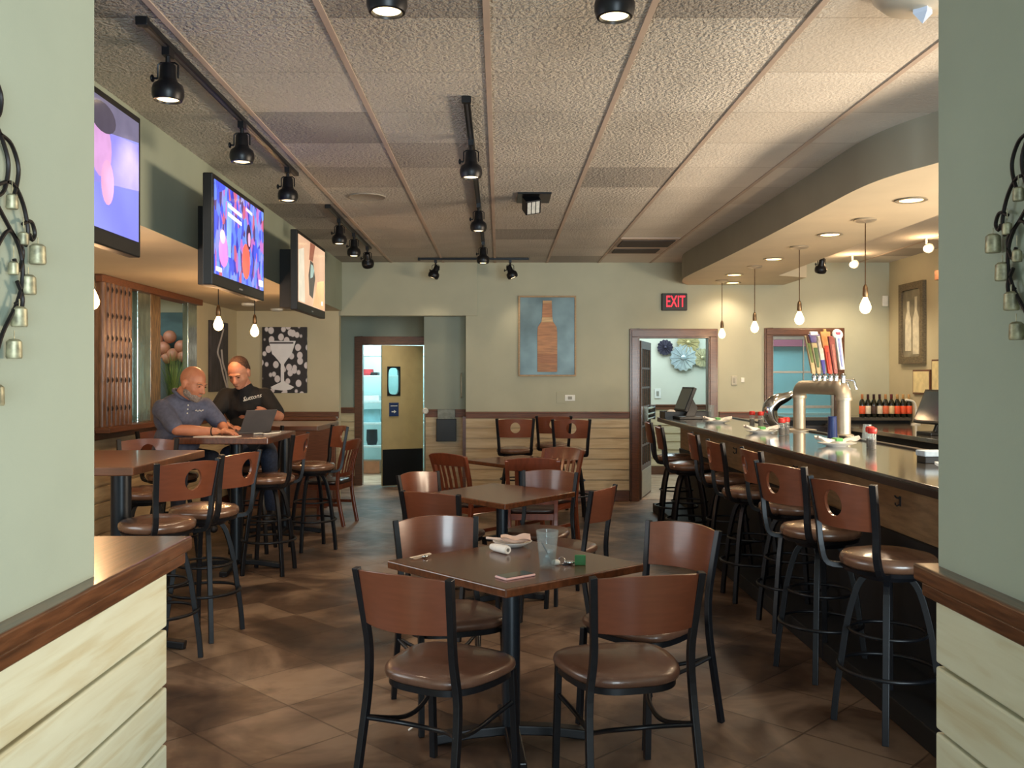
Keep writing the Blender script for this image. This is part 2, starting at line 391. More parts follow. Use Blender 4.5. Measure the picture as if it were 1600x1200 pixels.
# ---- wainscots: boards, rail, baseboard
def wains(axis, fixed, a, b, sgn, top=1.03, bot=.13, h=.128, t=.018, nm='', mat=None, rail=True, base=True, lap=True, railmat=None, ztop=1.10):
    """axis 'x': runs along x at y=fixed, facing -y (sgn=-1); axis 'y': runs along y at x=fixed facing sgn"""
    def bx(mb, u0, u1, d0, d1, z0, z1):
        d0, d1 = sorted((fixed + sgn * d0, fixed + sgn * d1))
        if axis == 'x': mb.box(u0, u1, d0, d1, z0, z1)
        else: mb.box(d0, d1, u0, u1, z0, z1)
    mb = MB(); z = bot
    while z < top - .01:
        z1 = min(z + h, top); bx(mb, a, b, 0, t, z + .009, z1 - .009); z = z1
    bx(mb, a, b, 0, t * .1, bot, top)
    struct(mb.build('trim_boards_' + nm, mat or m_board, bevel=.004))
    if rail:
        mb = MB(); bx(mb, a, b, 0, t + .012, top - .01, ztop - .02); bx(mb, a, b, 0, t + .03, ztop - .02, ztop)
        struct(mb.build('trim_rail_' + nm, railmat or m_woodh, bevel=.003))
    if base:
        mb = MB(); bx(mb, a, b, 0, t + .008, 0, bot)
        struct(mb.build('baseboard_' + nm, m_wood, bevel=.003))
wains('x', FY, -.41, 1.60, -1, nm='far_centre')
wains('x', FY, LX, -1.97, -1, nm='far_left')
wains('x', FY, 2.70, 3.23, -1, nm='far_right')
wains('x', 11.55, -.93, -.41, -1, nm='alcove_right', ztop=1.12)
wains('x', AB, -2.30, -2.04, -1, nm='alcove_back')
wains('y', LX, 2.0, FY, 1, nm='left')
wains('x', 14.3, 1.0, 3.3, -1, nm='hall')
# corner post between alcove panel and the far wainscot
sb('trim_corner_post', (-.45, -.41, FY - .03, FY + .3, 0, 1.04), m_wood)

# ---- foreground portal: half walls, sills and columns on both sides
def portal(sgn, xc, xcap, y_end, y_cap, y_col, nm, capmat, boardmat, wallmat):
    x_in = xc
    lo, hi = sorted((x_in, x_in + sgn * .26))
    sb('wall_half_' + nm, (lo + (.0 if sgn > 0 else 0), hi, .2, y_end, 0, 1.0), boardmat)
    mb = MB(); z = 1.0 - .155
    while z > -.1:
        z0 = max(z, 0)
        d = sorted((x_in - sgn * .022, x_in))
        mb.box(d[0], d[1], .2, y_end + .004, z0 + .004, z + .151); z -= .155
    struct(mb.build('trim_boards_' + nm, boardmat, bevel=.006, seg=3))
    mb = MB(); d = sorted((xcap, x_in + sgn * .30))
    mb.box(d[0], d[1], .2, y_cap, 1.03, 1.07); d2 = sorted((xcap + sgn * .012, x_in + sgn * .29)); mb.box(d2[0], d2[1], .2, y_cap - .02, .995, 1.03)
    struct(mb.build('trim_sill_' + nm, capmat, bevel=.006, seg=3))
    sb('wall_column_' + nm, (*sorted((x_in, x_in + sgn * .24)), .2, y_col, 1.07, CZ), wallmat)
    mb = MB(); d = sorted((x_in - sgn * .008, x_in)); mb.box(d[0], d[1], .2, y_col, 1.07, 1.09)
m_sage_l = paint_mat('sage_column_paint', (162, 172, 156)); m_sage_r = m_sage_l
portal(-1, -.918, -.873, 2.46, 2.60, 2.07, 'left', m_sill, m_board_l, m_sage_l)
portal(1, 1.051, 1.006, 2.15, 2.222, 2.185, 'right', m_sill, m_board_l, m_sage_r)
# ------------------------------------------------------------------ doors and windows (setting)
def frame(name, x0, x1, z1, w, y, depth=.1, mat=None, z0=0, sill=False, parent=None):
    mb = MB()
    mb.box(x0 - w, x0, y - .03, y + depth, z0, z1 + w); mb.box(x1, x1 + w, y - .03, y + depth, z0, z1 + w); mb.box(x0, x1, y - .03, y + depth, z1, z1 + w)
    mb.box(x0 - w + .02, x0 - .015, y - .045, y - .031, z0, z1 + .014); mb.box(x1 + .015, x1 + w - .02, y - .045, y - .031, z0, z1 + .014)
    mb.box(x0 - w + .02, x1 + w - .02, y - .045, y - .031, z1 + .016, z1 + w - .015)
    return mb.build(name, mat or m_wood, parent, bevel=.004)
struct(frame('trim_1', 1.72, 2.57, 2.005, .115, FY, .13))
struct(frame('trim_2', 3.36, 4.14, 2.03, .10, FY, .13))
mb = MB(); mb.box(-2.04, -1.93, AB - .03, AB + .1, 0, 2.1); mb.box(-1.93, -.95, AB - .03, AB + .1, 1.98, 2.1)
struct(mb.build('trim_3', m_wood, bevel=.004))
# glazed door to the hall, swung away from the room
d1 = bpy.data.objects.new('door_1', None); COL.objects.link(d1); d1['kind'] = 'structure'
d1.location = (1.745, FY + .1, 0); d1.rotation_euler = (0, 0, atan2(.955, .30))
m_doorpaint = M('door_frame_brown', (96, 72, 56), rough=.45, n=8, stretch=(1, 1, 8), amt=.15)
mb = MB(); dw = .86
mb.box(0, .085, -.02, .02, .01, 1.98); mb.box(dw - .085, dw, -.02, .02, .01, 1.98); mb.box(.085, dw - .085, -.02, .02, 1.88, 1.98); mb.box(.085, dw - .085, -.02, .02, .01, .42)
for i in range(1, 4):
    x = .085 + i * (dw - .17) / 4; mb.box(x - .012, x + .012, -.014, .014, .42, 1.88)
for i in range(1, 6):
    z = .42 + i * 1.46 / 6; mb.box(.085, dw - .085, -.013, .013, z - .012, z + .012)
mb.build('door_frame', m_doorpaint, d1, bevel=.002)
mb = MB(); mb.box(.085, dw - .085, -.003, .003, .42, 1.88); mb.build('pane', m_pane, d1)
mb = MB(); mb.box(.03, dw - .03, -.026, -.02, .03, .36); mb.build('kick_plate', m_steel, d1, bevel=.002)
mb = MB()
for z in (1.0, 1.06, 1.13): mb.tube([(.06, -.07, z), (dw - .06, -.07, z)], .014)
for x in (.08, dw - .08): mb.box(x - .03, x + .03, -.09, -.02, .97, 1.16)
mb.build('push_bar', m_chrome, d1, smooth=40)
# pass window beside the bar: glazed partition
w1 = bpy.data.objects.new('window_1', None); COL.objects.link(w1); w1['kind'] = 'structure'; w1.location = (3.36, FY + .07, 0)
m_alu = M('aluminium_mullion', (150, 148, 140), rough=.4, metal=.5, n=20, amt=.06)
mb = MB()
mb.box(0, .03, -.02, .02, 0, 2.03); mb.box(.75, .78, -.02, .02, 0, 2.03); mb.box(.03, .75, -.02, .02, 1.99, 2.03)
mb.box(.40, .412, -.015, .015, 0, 1.99); mb.box(.03, .75, -.015, .015, 1.575, 1.60); mb.box(.03, .75, -.015, .015, 1.14, 1.175)
mb.build('window_frame', m_alu, w1, bevel=.002)
mb = MB(); mb.box(.03, .75, -.003, .003, 0, 1.99); mb.build('pane', m_pane, w1)
# pink board and white panel beyond it
mb = MB(); mb.box(3.95, 4.75, 13.5, 13.58, 1.98, 2.22); tag(mb.build('pink_board', M('pink_board_paint', (206, 104, 124), rough=.6, n=3, amt=.06), bevel=.004), 'pink board high behind the glass of the window beside the bar', 'board')
mb = MB(); mb.box(3.32, 5.3, 13.52, 13.6, .0, 1.0); struct(mb.build('trim_blue_room_panel', m_white, bevel=.006))
mb = MB(); mb.box(3.95, 4.05, 13.57, 13.6, 1.42, 1.54); tag(mb.build('wall_switch', m_white, bevel=.004), 'white switch on the blue wall behind the window beside the bar', 'switch')
# kitchen swing door
d2 = bpy.data.objects.new('door_2', None); COL.objects.link(d2); d2['kind'] = 'structure'
d2.location = (-1.085, AB + .06, 0); d2.rotation_euler = (0, 0, pi + radians(26))
m_kdoor = M('kitchen_door_tan', (186, 164, 116), rough=.5, n=5, amt=.05)
DW = .61
# leaf with a rounded window: frame polygon around the window
def holed(mb, x0, x1, z0, z1, cx, cz, rx, rz, y0, y1, n=32, power=2):
    inner = []; outer = []
    for k in range(n):
        a = 2 * pi * (k + .5) / n; c, s = cos(a), sin(a)
        inner.append((cx + rx * math.copysign(abs(c) ** (2 / power), c), cz + rz * math.copysign(abs(s) ** (2 / power), s)))
        t = min([(x1 - cx) / c if c > 0 else (x0 - cx) / c if c < 0 else 9, (z1 - cz) / s if s > 0 else (z0 - cz) / s if s < 0 else 9])
        outer.append((cx + t * c, cz + t * s))
    # snap the nearest outer points to the corners
    for qx, qz in ((x0, z0), (x0, z1), (x1, z0), (x1, z1)):
        i = min(range(n), key=lambda j: hypot(outer[j][0] - qx, outer[j][1] - qz)); outer[i] = (qx, qz)
    vs = [Vector((x, y, z)) for y in (y0, y1) for (x, z) in inner + outer]; N2 = 2 * n; fs = []
    for k in range(n):
        j = (k + 1) % n
        fs += [(k, j, n + j, n + k), (N2 + k, N2 + n + k, N2 + n + j, N2 + j), (k, N2 + k, N2 + j, j), (n + k, n + j, N2 + n + j, N2 + n + k)]
    mb._add(vs, fs)
mb = MB(); holed(mb, 0, DW, .01, 1.97, .44, 1.47, .085, .19, -.02, .02, power=4)
mb.build('door_leaf', m_kdoor, d2)
mb = MB(); mb.box(.345, .535, -.004, .004, 1.27, 1.67); mb.build('pane', m_pane, d2)
mb = MB(); holed(mb, .343, .537, 1.265, 1.675, .44, 1.47, .080, .185, -.024, .024, power=4); mb.build('window_rim', m_black, d2)
mb = MB(); mb.box(0.01, DW - .005, .02, .026, .02, .52); mb.box(0.01, DW - .005, -.026, -.02, .02, .52); mb.build('kick_plate', m_black, d2)
s = MB().box(.37, .51, .02, .028, .98, 1.17).build('push_sign', M('sign_blue', (30, 52, 98), rough=.4, n=10, amt=.05), d2, bevel=.003)
mb = MB(); ar = [(-.035, -.008), (.0, -.008), (.0, -.024), (.035, 0), (.0, .024), (.0, .008), (-.035, .008)]
mb.prism([(x * -1, z) for x, z in ar], 0, .003, Matrix.Translation((.44, .028, 1.045)) @ Matrix.Rotation(-pi / 2, 4, 'X')); mb.box(.39, .49, .028, .030, 1.12, 1.13)
mb.build('arrow', m_white, s)
# door closer light tube / kitchen lamp strip above the door
mb = MB(); mb.box(-2.0, -.2, 14.6, 14.75, 2.5, 2.56)
tag(mb.build('kitchen_ceiling_lamp', M('lamp_diffuser', (240, 250, 250), rough=.4, n=3, amt=.01, emis=4)), 'bright ceiling lamp in the kitchen seen over the swing door', 'ceiling light')
# rod handle and bumper on the alcove panel
mb = MB(); mb.tube([(-.475, 11.55, 1.57), (-.475, 11.50, 1.57), (-.475, 11.49, 1.55), (-.475, 11.49, 1.29), (-.475, 11.50, 1.27), (-.475, 11.55, 1.27)], .008)
tag(mb.build('door_pull', m_steel, smooth=60), 'slim metal pull handle on the green panel in the recess', 'handle')
mb = MB(); mb.lathe([(.001, 0), (.035, 0), (.04, .012), (.03, .03), (.02, .03), (.018, .016), (.001, .016)], 20, (-.93, 11.515, 1.10), Matrix.Rotation(pi / 2, 3, 'X'))
tag(mb.build('wall_bumper', m_white, smooth=40), 'round white bumper at the end of the rail beside the kitchen door', 'bumper')
# ------------------------------------------------------------------ kitchen rack
t = thing('storage_rack', 'white kitchen shelf rack seen through the half open door', 'shelf rack', (-1.75, 14.55, 0))
m_wire = M('rack_coating', (206, 226, 226), rough=.4, n=30, amt=.04)
for x in (-.45, .6):
    for y in (-.2, .2): MB().tube([(x, y, 0), (x, y, 2.1)], .016).build('post', m_wire, t, smooth=50)
for z in (.42, .78, 1.12, 1.52, 1.86): MB().box(-.47, .62, -.22, .22, z, z + .035).build('shelf', m_wire, t, bevel=.004)
def kb(name, x, z, w, h, col, lab, cat, round_=False):
    m = M('kitchen_' + name, col, rough=.5, n=10, amt=.06); mb = MB()
    if round_: mb.lathe([(.001, 0), (w * .8, 0), (w, h * .3), (w * .95, h), (w * .9, h), (.001, h * .9)], 18, (x, 14.5, z))
    else: mb.box(x - w, x + w, 14.42, 14.68, z, z + h)
    tag(mb.build(name, m, bevel=0 if round_ else .01, smooth=40 if round_ else None), lab, cat)
kb('white_canister', -2.08, 1.895, .08, .2, (226, 238, 238), 'white canister on the top shelf of the kitchen rack', 'canister', True)
kb('red_bowl', -2.1, 1.555, .11, .1, (196, 60, 66), 'red bowl on the kitchen shelf seen through the doorway', 'bowl', True)
kb('black_tray', -1.98, 1.555, .06, .05, (26, 26, 28), 'small black tray beside the red bowl in the kitchen', 'tray')
kb('folded_towels', -2.02, 1.155, .12, .08, (232, 240, 240), 'folded white towels on the middle kitchen shelf', 'towels')
kb('clear_bin', -2.02, .815, .14, .2, (150, 205, 216), 'pale blue plastic bin on the lower kitchen shelf', 'bin')
kb('dark_mixer', -2.02, .455, .09, .24, (40, 42, 46), 'dark appliance on the lowest kitchen shelf', 'appliance', True)
kb('orange_crate', -2.05, .004, .16, .2, (196, 130, 92), 'orange crate on the kitchen floor', 'crate')
kb('grey_tub', -1.45, 1.555, .16, .2, (120, 140, 150), 'grey tub on the shelf behind the kitchen door window', 'tub')

# ------------------------------------------------------------------ left wall: opening, posts and panels
m_frame_brass = M('distressed_gilt_wood', (150, 118, 78), rough=.35, metal=.35, n=9, stretch=(6, 6, 1.2), amt=.3, coat=.4)
m_carved = M('carved_wood_panel', (126, 88, 62), rough=.4, n=8, stretch=(6, 6, 1), amt=.2, coat=.2, bump=.1)
m_mirror = M('antique_mirror', (190, 206, 198), rough=.16, metal=.9, n=9, stretch=(2, 2, .6), amt=.15, bump=.15, bscale=14)
def slab(name, y0, y1, x0, x1, mat, label, cat, z0=1.102, z1=2.338, bev=.006):
    mb = MB(); mb.box(x0, x1, y0, y1, z0, z1); o = mb.build(name, mat, bevel=bev)
    if label: tag(o, label, cat)
    return o
t = thing('carved_panel', 'tall carved wooden panel with rows of pierced slots at left', 'panel', (LX, 7.54, 1.1))
mb = MB(); mb.box(.0, .07, -.28, .27, 0, 1.235)
for k in range(7):
    y = -.26 + k * .085; mb.tube([(.066, y, 0.02), (.066, y, 1.22)], .03, 12)
mb.build('board', m_carved, t, smooth=40)
mb = MB()
for z in (.17, .40, .60, .74, .92, 1.13):
    for k in range(6):
        y = -.22 + k * .085; mb.lathe([(.001, 0), (.013, .002), (.001, .012)], 8, (.092, y, z), Matrix.Rotation(pi / 2, 3, 'Y') @ Matrix.Diagonal(Vector((2, 1, 1))))
mb.build('slots', M('slot_shadow_wood', (28, 18, 14), rough=.8, n=20), t)
slab('glass_strip', 7.83, 8.03, LX + .004, LX + .02, m_pane, 'narrow clear glass strip beside the carved panel', 'glass panel')
slab('mirror_strip', 8.04, 8.33, LX, LX + .05, m_mirror, 'wavy antiqued mirror strip reflecting daylight, left of the gilt post', 'mirror')
slab('gilt_post', 8.34, 8.58, LX, LX + .05, m_frame_brass, 'wide gilt brown wooden post between the mirror strips', 'post')
slab('mirror_strip', 9.31, 9.58, LX, LX + .06, m_mirror, 'wavy antiqued mirror strip right of the plant opening', 'mirror')
slab('opening_stile', 8.58, 8.62, LX, LX + .03, m_cream, None, None); bpy.data.objects['opening_stile']['kind'] = 'structure'; bpy.data.objects['opening_stile'].name = 'trim_4'
mb = MB(); mb.box(LX - .05, LX + .1, 7.2, 9.65, 2.28, 2.338); struct(mb.build('trim_5', m_woodh, bevel=.004))
mb = MB(); mb.box(LX - .15, LX + .16, 7.2, 9.65, 1.08, 1.125); struct(mb.build('trim_6', m_woodh, bevel=.004))
# teal art and copper balls in the side room
mb = MB(); mb.box(-5.1, -3.72, 11.36, 11.395, 1.42, 2.33)
tag(mb.build('teal_canvas', M('teal_canvas_paint', (84, 112, 112), rough=.6, n=2, stretch=(1, 1, 3), amt=.2), bevel=.005), 'large dark teal canvas in the side room behind the posts', 'painting')
t = thing('copper_ball_cluster', 'cluster of copper coloured balls in front of the teal canvas', 'ornament', (-4.2, 11.2, 1.3))
m_cop = M('copper_balls', (190, 124, 96), rough=.45, n=10, amt=.1)
for (dx, dz, r) in ((-.42, .52, .07), (-.36, .64, .07), (-.28, .5, .075), (-.2, .6, .07), (-.05, .5, .07), (.0, .68, .08), (.08, .58, .085), (.16, .72, .08), (.2, .5, .08), (.3, .6, .08), (.33, .48, .075), (.12, .46, .07)):
    MB().ell((dx, 0, dz), (r, r, r)).build('ball', m_cop, t, smooth=180)
mb = MB(); mb.lathe([(.001, -.2), (.16, -.2), (.13, 0), (.15, .25), (.1, .46), (.001, .46)], 20); mb.build('vase', M('grey_vase', (100, 110, 112), rough=.4, n=8, amt=.1), t, smooth=50)
mb = MB(); mb.box(-5.0, -3.5, 11.0, 11.39, .0, 1.095); tag(mb.build('side_cabinet', m_wood, bevel=.01), 'low dark cabinet under the teal canvas in the side room', 'cabinet')
# grass plant on the ledge
t = thing('potted_grass', 'tall green grass plant on the ledge behind the bald man', 'plant', (LX + .07, 8.86, 1.125))
mb = MB(); mb.lathe([(.001, 0), (.06, 0), (.075, .12), (.07, .12), (.001, .11)], 18); mb.build('pot', m_white, t, smooth=40)
mb = MB()
for i in range(150):
    a = random.uniform(0, 2 * pi); s = random.uniform(.02, .24); h = random.uniform(.38, .68); b0 = random.uniform(0, .05)
    p0 = Vector((b0 * cos(a), b0 * sin(a), .1)); w = .004
    pts = [p0 + Vector((s * u * u * cos(a), s * u * u * sin(a), h * u * (1 - .18 * u * (s / .24)))) for u in (0, .35, .7, 1)]
    sd = Vector((-sin(a), cos(a), 0)) * w
    vs = []; 
    for j, q in enumerate(pts):
        k = 1 - j / 3.2; vs += [q - sd * k, q + sd * k]
    mb._add(vs, [(0, 1, 3, 2), (2, 3, 5, 4), (4, 5, 7, 6)])
mb.build('grass_blades', M('grass_green', (106, 140, 78), rough=.55, n=12, amt=.2), t, weld=False)

# ------------------------------------------------------------------ wall art
def blobmat(name, base, blobs_col, scale, thr=.35, rough=.5, stretch=(1, 1, 1)):
    m = bpy.data.materials.new(name); m.use_nodes = True; nt = m.node_tree; N = nt.nodes; L = nt.links; p = N['Principled BSDF']
    tc = N.new('ShaderNodeTexCoord'); mp = N.new('ShaderNodeMapping'); mp.inputs['Scale'].default_value = stretch; L.new(tc.outputs['Object'], mp.inputs[0])
    v = N.new('ShaderNodeTexVoronoi'); v.inputs['Scale'].default_value = scale; L.new(mp.outputs[0], v.inputs['Vector'])
    rp = N.new('ShaderNodeValToRGB'); e = rp.color_ramp.elements; e[0].position = thr; e[0].color = rgb(*blobs_col); e[1].position = thr + .08; e[1].color = rgb(*base)
    L.new(v.outputs['Distance'], rp.inputs[0]); L.new(rp.outputs[0], p.inputs['Base Color']); p.inputs['Roughness'].default_value = rough
    return m
# glass print
t = thing('cocktail_print', 'black and white canvas print of a cocktail glass on the corner wall', 'picture', (-2.635, FY, 1.735))
MB().box(-.275, .275, -.035, -.001, -.405, .405).build('canvas', blobmat('bokeh_print', (34, 30, 34), (224, 216, 218), 12, .38, stretch=(1, 1, .8)), t, bevel=.004)
m_ink_w = M('print_white', (240, 238, 240), rough=.5, n=12, amt=.02)
R90 = Matrix.Rotation(pi / 2, 4, 'X')
mb = MB(); mb.prism([(-.19, .235), (.14, .235), (.09, .08), (.03, .0), (-.004, -.05), (-.004, -.27), (.12, -.33), (.08, -.36), (-.02, -.375), (-.14, -.36), (-.17, -.33), (-.044, -.27), (-.044, -.05), (-.08, .0), (-.15, .08)], 0, .003, Matrix.Translation((0, -.035, 0)) @ R90)
mb.build('glass_shape', m_ink_w, t)
mb = MB(); mb.box(-.18, .11, -.041, -.038, .20, .222); mb.build('rim_shadow', M('print_grey', (90, 84, 90), rough=.5, n=10), t)
# smoke picture on left wall
t = thing('smoke_print', 'narrow grey canvas print on the left wall behind the men', 'picture', (LX, 10.45, 1.76))
MB().box(.001, .035, -.32, .32, -.40, .40).build('canvas', M('smoke_canvas', (66, 62, 66), rough=.55, n=5, stretch=(1, 3, 1), amt=.25, col2=(40, 38, 42)), t, bevel=.004)
mb = MB(); mb.tube(cr([(.037, .25, -.36), (.037, .1, -.2), (.037, .0, -.05), (.037, -.1, .05), (.037, .02, .2), (.037, .12, .32)], 6), .012, 6); mb.tube(cr([(.037, .28, -.36), (.037, .22, -.2), (.037, .1, -.08), (.037, .04, .08)], 6), .014, 6)
mb.build('smoke_wisp', M('smoke_white', (190, 184, 180), rough=.6, n=9, amt=.1), t, smooth=60)
# bottle board
t = thing('bottle_wall_art', 'galvanized metal panel with a wooden bottle shape on the far wall', 'wall art', (.59, FY, 2.03))
MB().box(-.335, .335, -.02, -.001, -.475, .475).build('panel', M('galvanized_sheet', (96, 110, 110), rough=.38, metal=.45, n=3, amt=.22, bump=.05), t)
mb = MB(); e = .35
for a in ((-.355, -.335, -.495, .495), (.335, .355, -.495, .495)): mb.box(a[0], a[1], -.035, -.001, a[2], a[3])
mb.box(-.335, .335, -.035, -.001, .475, .495); mb.box(-.335, .335, -.035, -.001, -.495, -.475)
mb.build('frame', M('pale_oak_frame', (176, 142, 98), rough=.5, n=10, stretch=(2, 2, 12), amt=.15), t, bevel=.002)
bt = [(-.118, -.44), (.118, -.44), (.122, -.42), (.122, .04), (.115, .11), (.07, .18), (.062, .24), (.056, .42), (.056, .435), (-.056, .435), (-.056, .42), (-.062, .24), (-.07, .18), (-.115, .11), (-.122, .04), (-.122, -.42)]
cols = [(-.44, -.33, (176, 120, 74)), (-.33, -.22, (170, 112, 70)), (-.22, .0, (190, 132, 84)), (.0, .17, (178, 122, 76)), (.17, .23, (204, 168, 118)), (.23, .40, (172, 116, 72)), (.40, .44, (196, 150, 98))]
def clip(poly, zlo, zhi):
    def half(P, f):
        R = []
        for i in range(len(P)):
            a, b = P[i], P[(i + 1) % len(P)]; fa, fb = f(a), f(b)
            if fa >= 0: R.append(a)
            if fa * fb < 0: q = fa / (fa - fb); R.append((a[0] + (b[0] - a[0]) * q, a[1] + (b[1] - a[1]) * q))
        return R
    return half(half(poly, lambda p: p[1] - zlo), lambda p: zhi - p[1])
for z0, z1, c in cols:
    mb = MB(); mb.prism(clip(bt, z0, z1), 0, .014, Matrix.Translation((0, -.02, 0)) @ R90)
    mb.build('wood_piece', M('bottle_wood_%d' % c[0], c, rough=.5, n=7, stretch=(1, 1, 9), amt=.15), t, bevel=.001)
# outlet and blank plate
def plate(name, x, z, w, h, y, lab, cat, col=None, hole=True, depth=.012):
    t = thing(name, lab, cat, (x, y, z))
    MB().box(-w / 2, w / 2, -depth, -.001, -h / 2, h / 2).build('cover', col or m_white, t, bevel=.003)
    if hole: MB().box(-w * .2, w * .2, -depth - .004, -depth, -h * .25, h * .25).build('socket', M('plate_insert', (150, 146, 132), rough=.5, n=30, amt=.05), t, bevel=.002)
    return t
plate('wall_outlet', .87, 1.27, .125, .075, FY, 'white outlet under the bottle wall art', 'outlet')
plate('blank_cover', .765, 1.275, .12, .14, FY, 'blank painted cover plate beside the white outlet', 'cover plate', m_sage, False, .006)
plate('wall_switch', 2.89, 1.485, .07, .11, FY, 'grey switch plate between the doorway and the bar window', 'switch', M('switch_grey', (176, 170, 150), rough=.4, n=20, amt=.05))
plate('wall_switch', 2.995, 1.49, .04, .055, FY, 'small cream button right of the grey switch plate', 'switch', m_white, False)
plate('wall_switch', 2.48, 1.27, .10, .15, 14.3, 'white switch plate in the hall behind the glass door', 'switch')
# exit sign
m_exit_box = M('exit_sign_housing', (22, 16, 18), rough=.5, n=20)
m_red = M('exit_red', (255, 30, 50), rough=.5, n=20, amt=.02, emis=1.6)
def text(name, s, size, mat, parent, loc, rot, ext=.002, align='CENTER', shear=0, sx=1):
    c = bpy.data.curves.new(name, 'FONT'); c.body = s; c.size = size; c.extrude = ext; c.align_x = align; c.align_y = 'CENTER'; c.shear = shear; c.resolution_u = 3
    o = bpy.data.objects.new(name + '_tmp', c); COL.objects.link(o)
    dg = bpy.context.evaluated_depsgraph_get(); me = bpy.data.meshes.new_from_object(o.evaluated_get(dg)); bpy.data.objects.remove(o)
    me.materials.clear(); me.materials.append(mat)
    for v in me.vertices: v.co.x *= sx
    q = bpy.data.objects.new(name, me); COL.objects.link(q); q.parent = parent; q.location = loc; q.rotation_euler = rot
    return q
t = thing('exit_sign', 'black exit sign with red letters on the far wall', 'exit sign', (2.15, FY, 2.447))
MB().box(-.155, .155, -.05, -.001, -.105, .105).build('housing', m_exit_box, t, bevel=.006)
text('letters', 'EXIT', .2, m_red, t, (.01, -.052, 0), (pi / 2, 0, 0), sx=.58)

# ------------------------------------------------------------------ hall things
t = thing('metal_wall_flowers', 'cluster of metal flower discs on the hall wall', 'wall art', (2.75, 14.3, 1.95))
for dx, dz, r, c in ((-.16, .04, .12, (70, 66, 82)), (.2, .12, .17, (196, 180, 128)), (.12, -.12, .2, (190, 204, 208)), (.42, -.12, .14, (200, 190, 150))):
    mb = MB(); n = 14; pr = []
    for i in range(n * 4):
        a = 2 * pi * i / (n * 4); rr = r * (1 + .07 * cos(n * a)); pr.append((rr * cos(a), rr * sin(a)))
    mb.prism(pr, 0, .012, Matrix.Translation((dx, -.03 - r * .1, dz)) @ R90)
    for i in range(n):
        a = 2 * pi * i / n; mb.tube([(dx + .2 * r * cos(a), -.05 - r * .1, dz + .2 * r * sin(a)), (dx + r * cos(a), -.04 - r * .1, dz + r * sin(a))], .006, 5)
    mb.ell((dx, -.05 - r * .1, dz), (r * .22, .02, r * .22)); mb.build('flower_disc', M('disc_%d' % c[0], c, rough=.3, metal=.5, n=20, amt=.1), t, smooth=30)

# ------------------------------------------------------------------ right wall things
t = thing('bottle_photo', 'framed grey picture of two pale bottles on the right wall', 'picture', (RX, 10.57, 2.15))
mb = MB(); holed(mb, -.31, .31, -.47, .47, 0, 0, .24, .39, .001, .045, power=14)
o = mb.build('frame', M('weathered_grey_frame', (110, 98, 76), rough=.6, n=9, stretch=(4, 4, 12), amt=.2), t); o.rotation_euler = (0, 0, pi / 2); 
MB().box(-.02, -.002, -.28, .28, -.42, .42).build('print', M('grey_print', (136, 130, 112), rough=.5, n=6, amt=.2), t)
for yy, hh in ((-.1, .30), (.1, .26)):
    bp = [(-.075, -hh - .06), (.075, -hh - .06), (.075, .05), (.03, .14), (.03, hh), (-.03, hh), (-.03, .14), (-.075, .05)]
    mb = MB(); mb.prism(bp, 0, .004, Matrix.Translation((-.02, yy, 0)) @ Matrix.Rotation(-pi / 2, 4, 'Z') @ R90); mb.build('bottle_shape', M('print_pale', (206, 200, 180), rough=.5, n=14, amt=.12), t)
t = thing('thermostat', 'small cream thermostat in the corner of the bar wall', 'thermostat', (RX - .02, FY, 2.46)); 
t.location = (4.74, FY, 2.46); MB().box(-.035, .035, -.03, -.001, -.065, .065).build('cover', m_white, t, bevel=.005)
for y, z, w, h, lb in ((10.35, 1.47, .42, .28, 'lower framed certificate on the right wall behind the bar'), (9.92, 1.50, .36, .44, 'taller framed certificate on the right wall beside the post')):
    t = thing('framed_certificate', lb, 'certificate', (RX, y, z))
    MB().box(-.02, -.001, -w / 2, w / 2, -h / 2, h / 2).build('frame', m_wood, t, bevel=.003)
    MB().box(-.023, -.02, -w / 2 + .02, w / 2 - .02, -h / 2 + .02, h / 2 - .02).build('paper', M('certificate_paper', (226, 210, 160), rough=.6, n=14, amt=.08), t)
# ------------------------------------------------------------------ menu box on alcove panel
t = thing('menu_holder', 'dark menu holder box mounted on the boards beside the kitchen door', 'holder', (-.655, 11.53, 0))
MB().box(-.135, .115, -.08, -.001, .72, 1.0).build('box', m_plastic, t, bevel=.006)
MB().box(-.12, .10, -.06, -.03, .98, 1.12).build('menus', M('menu_grey', (140, 146, 138), rough=.6, n=20, amt=.15), t, bevel=.003)
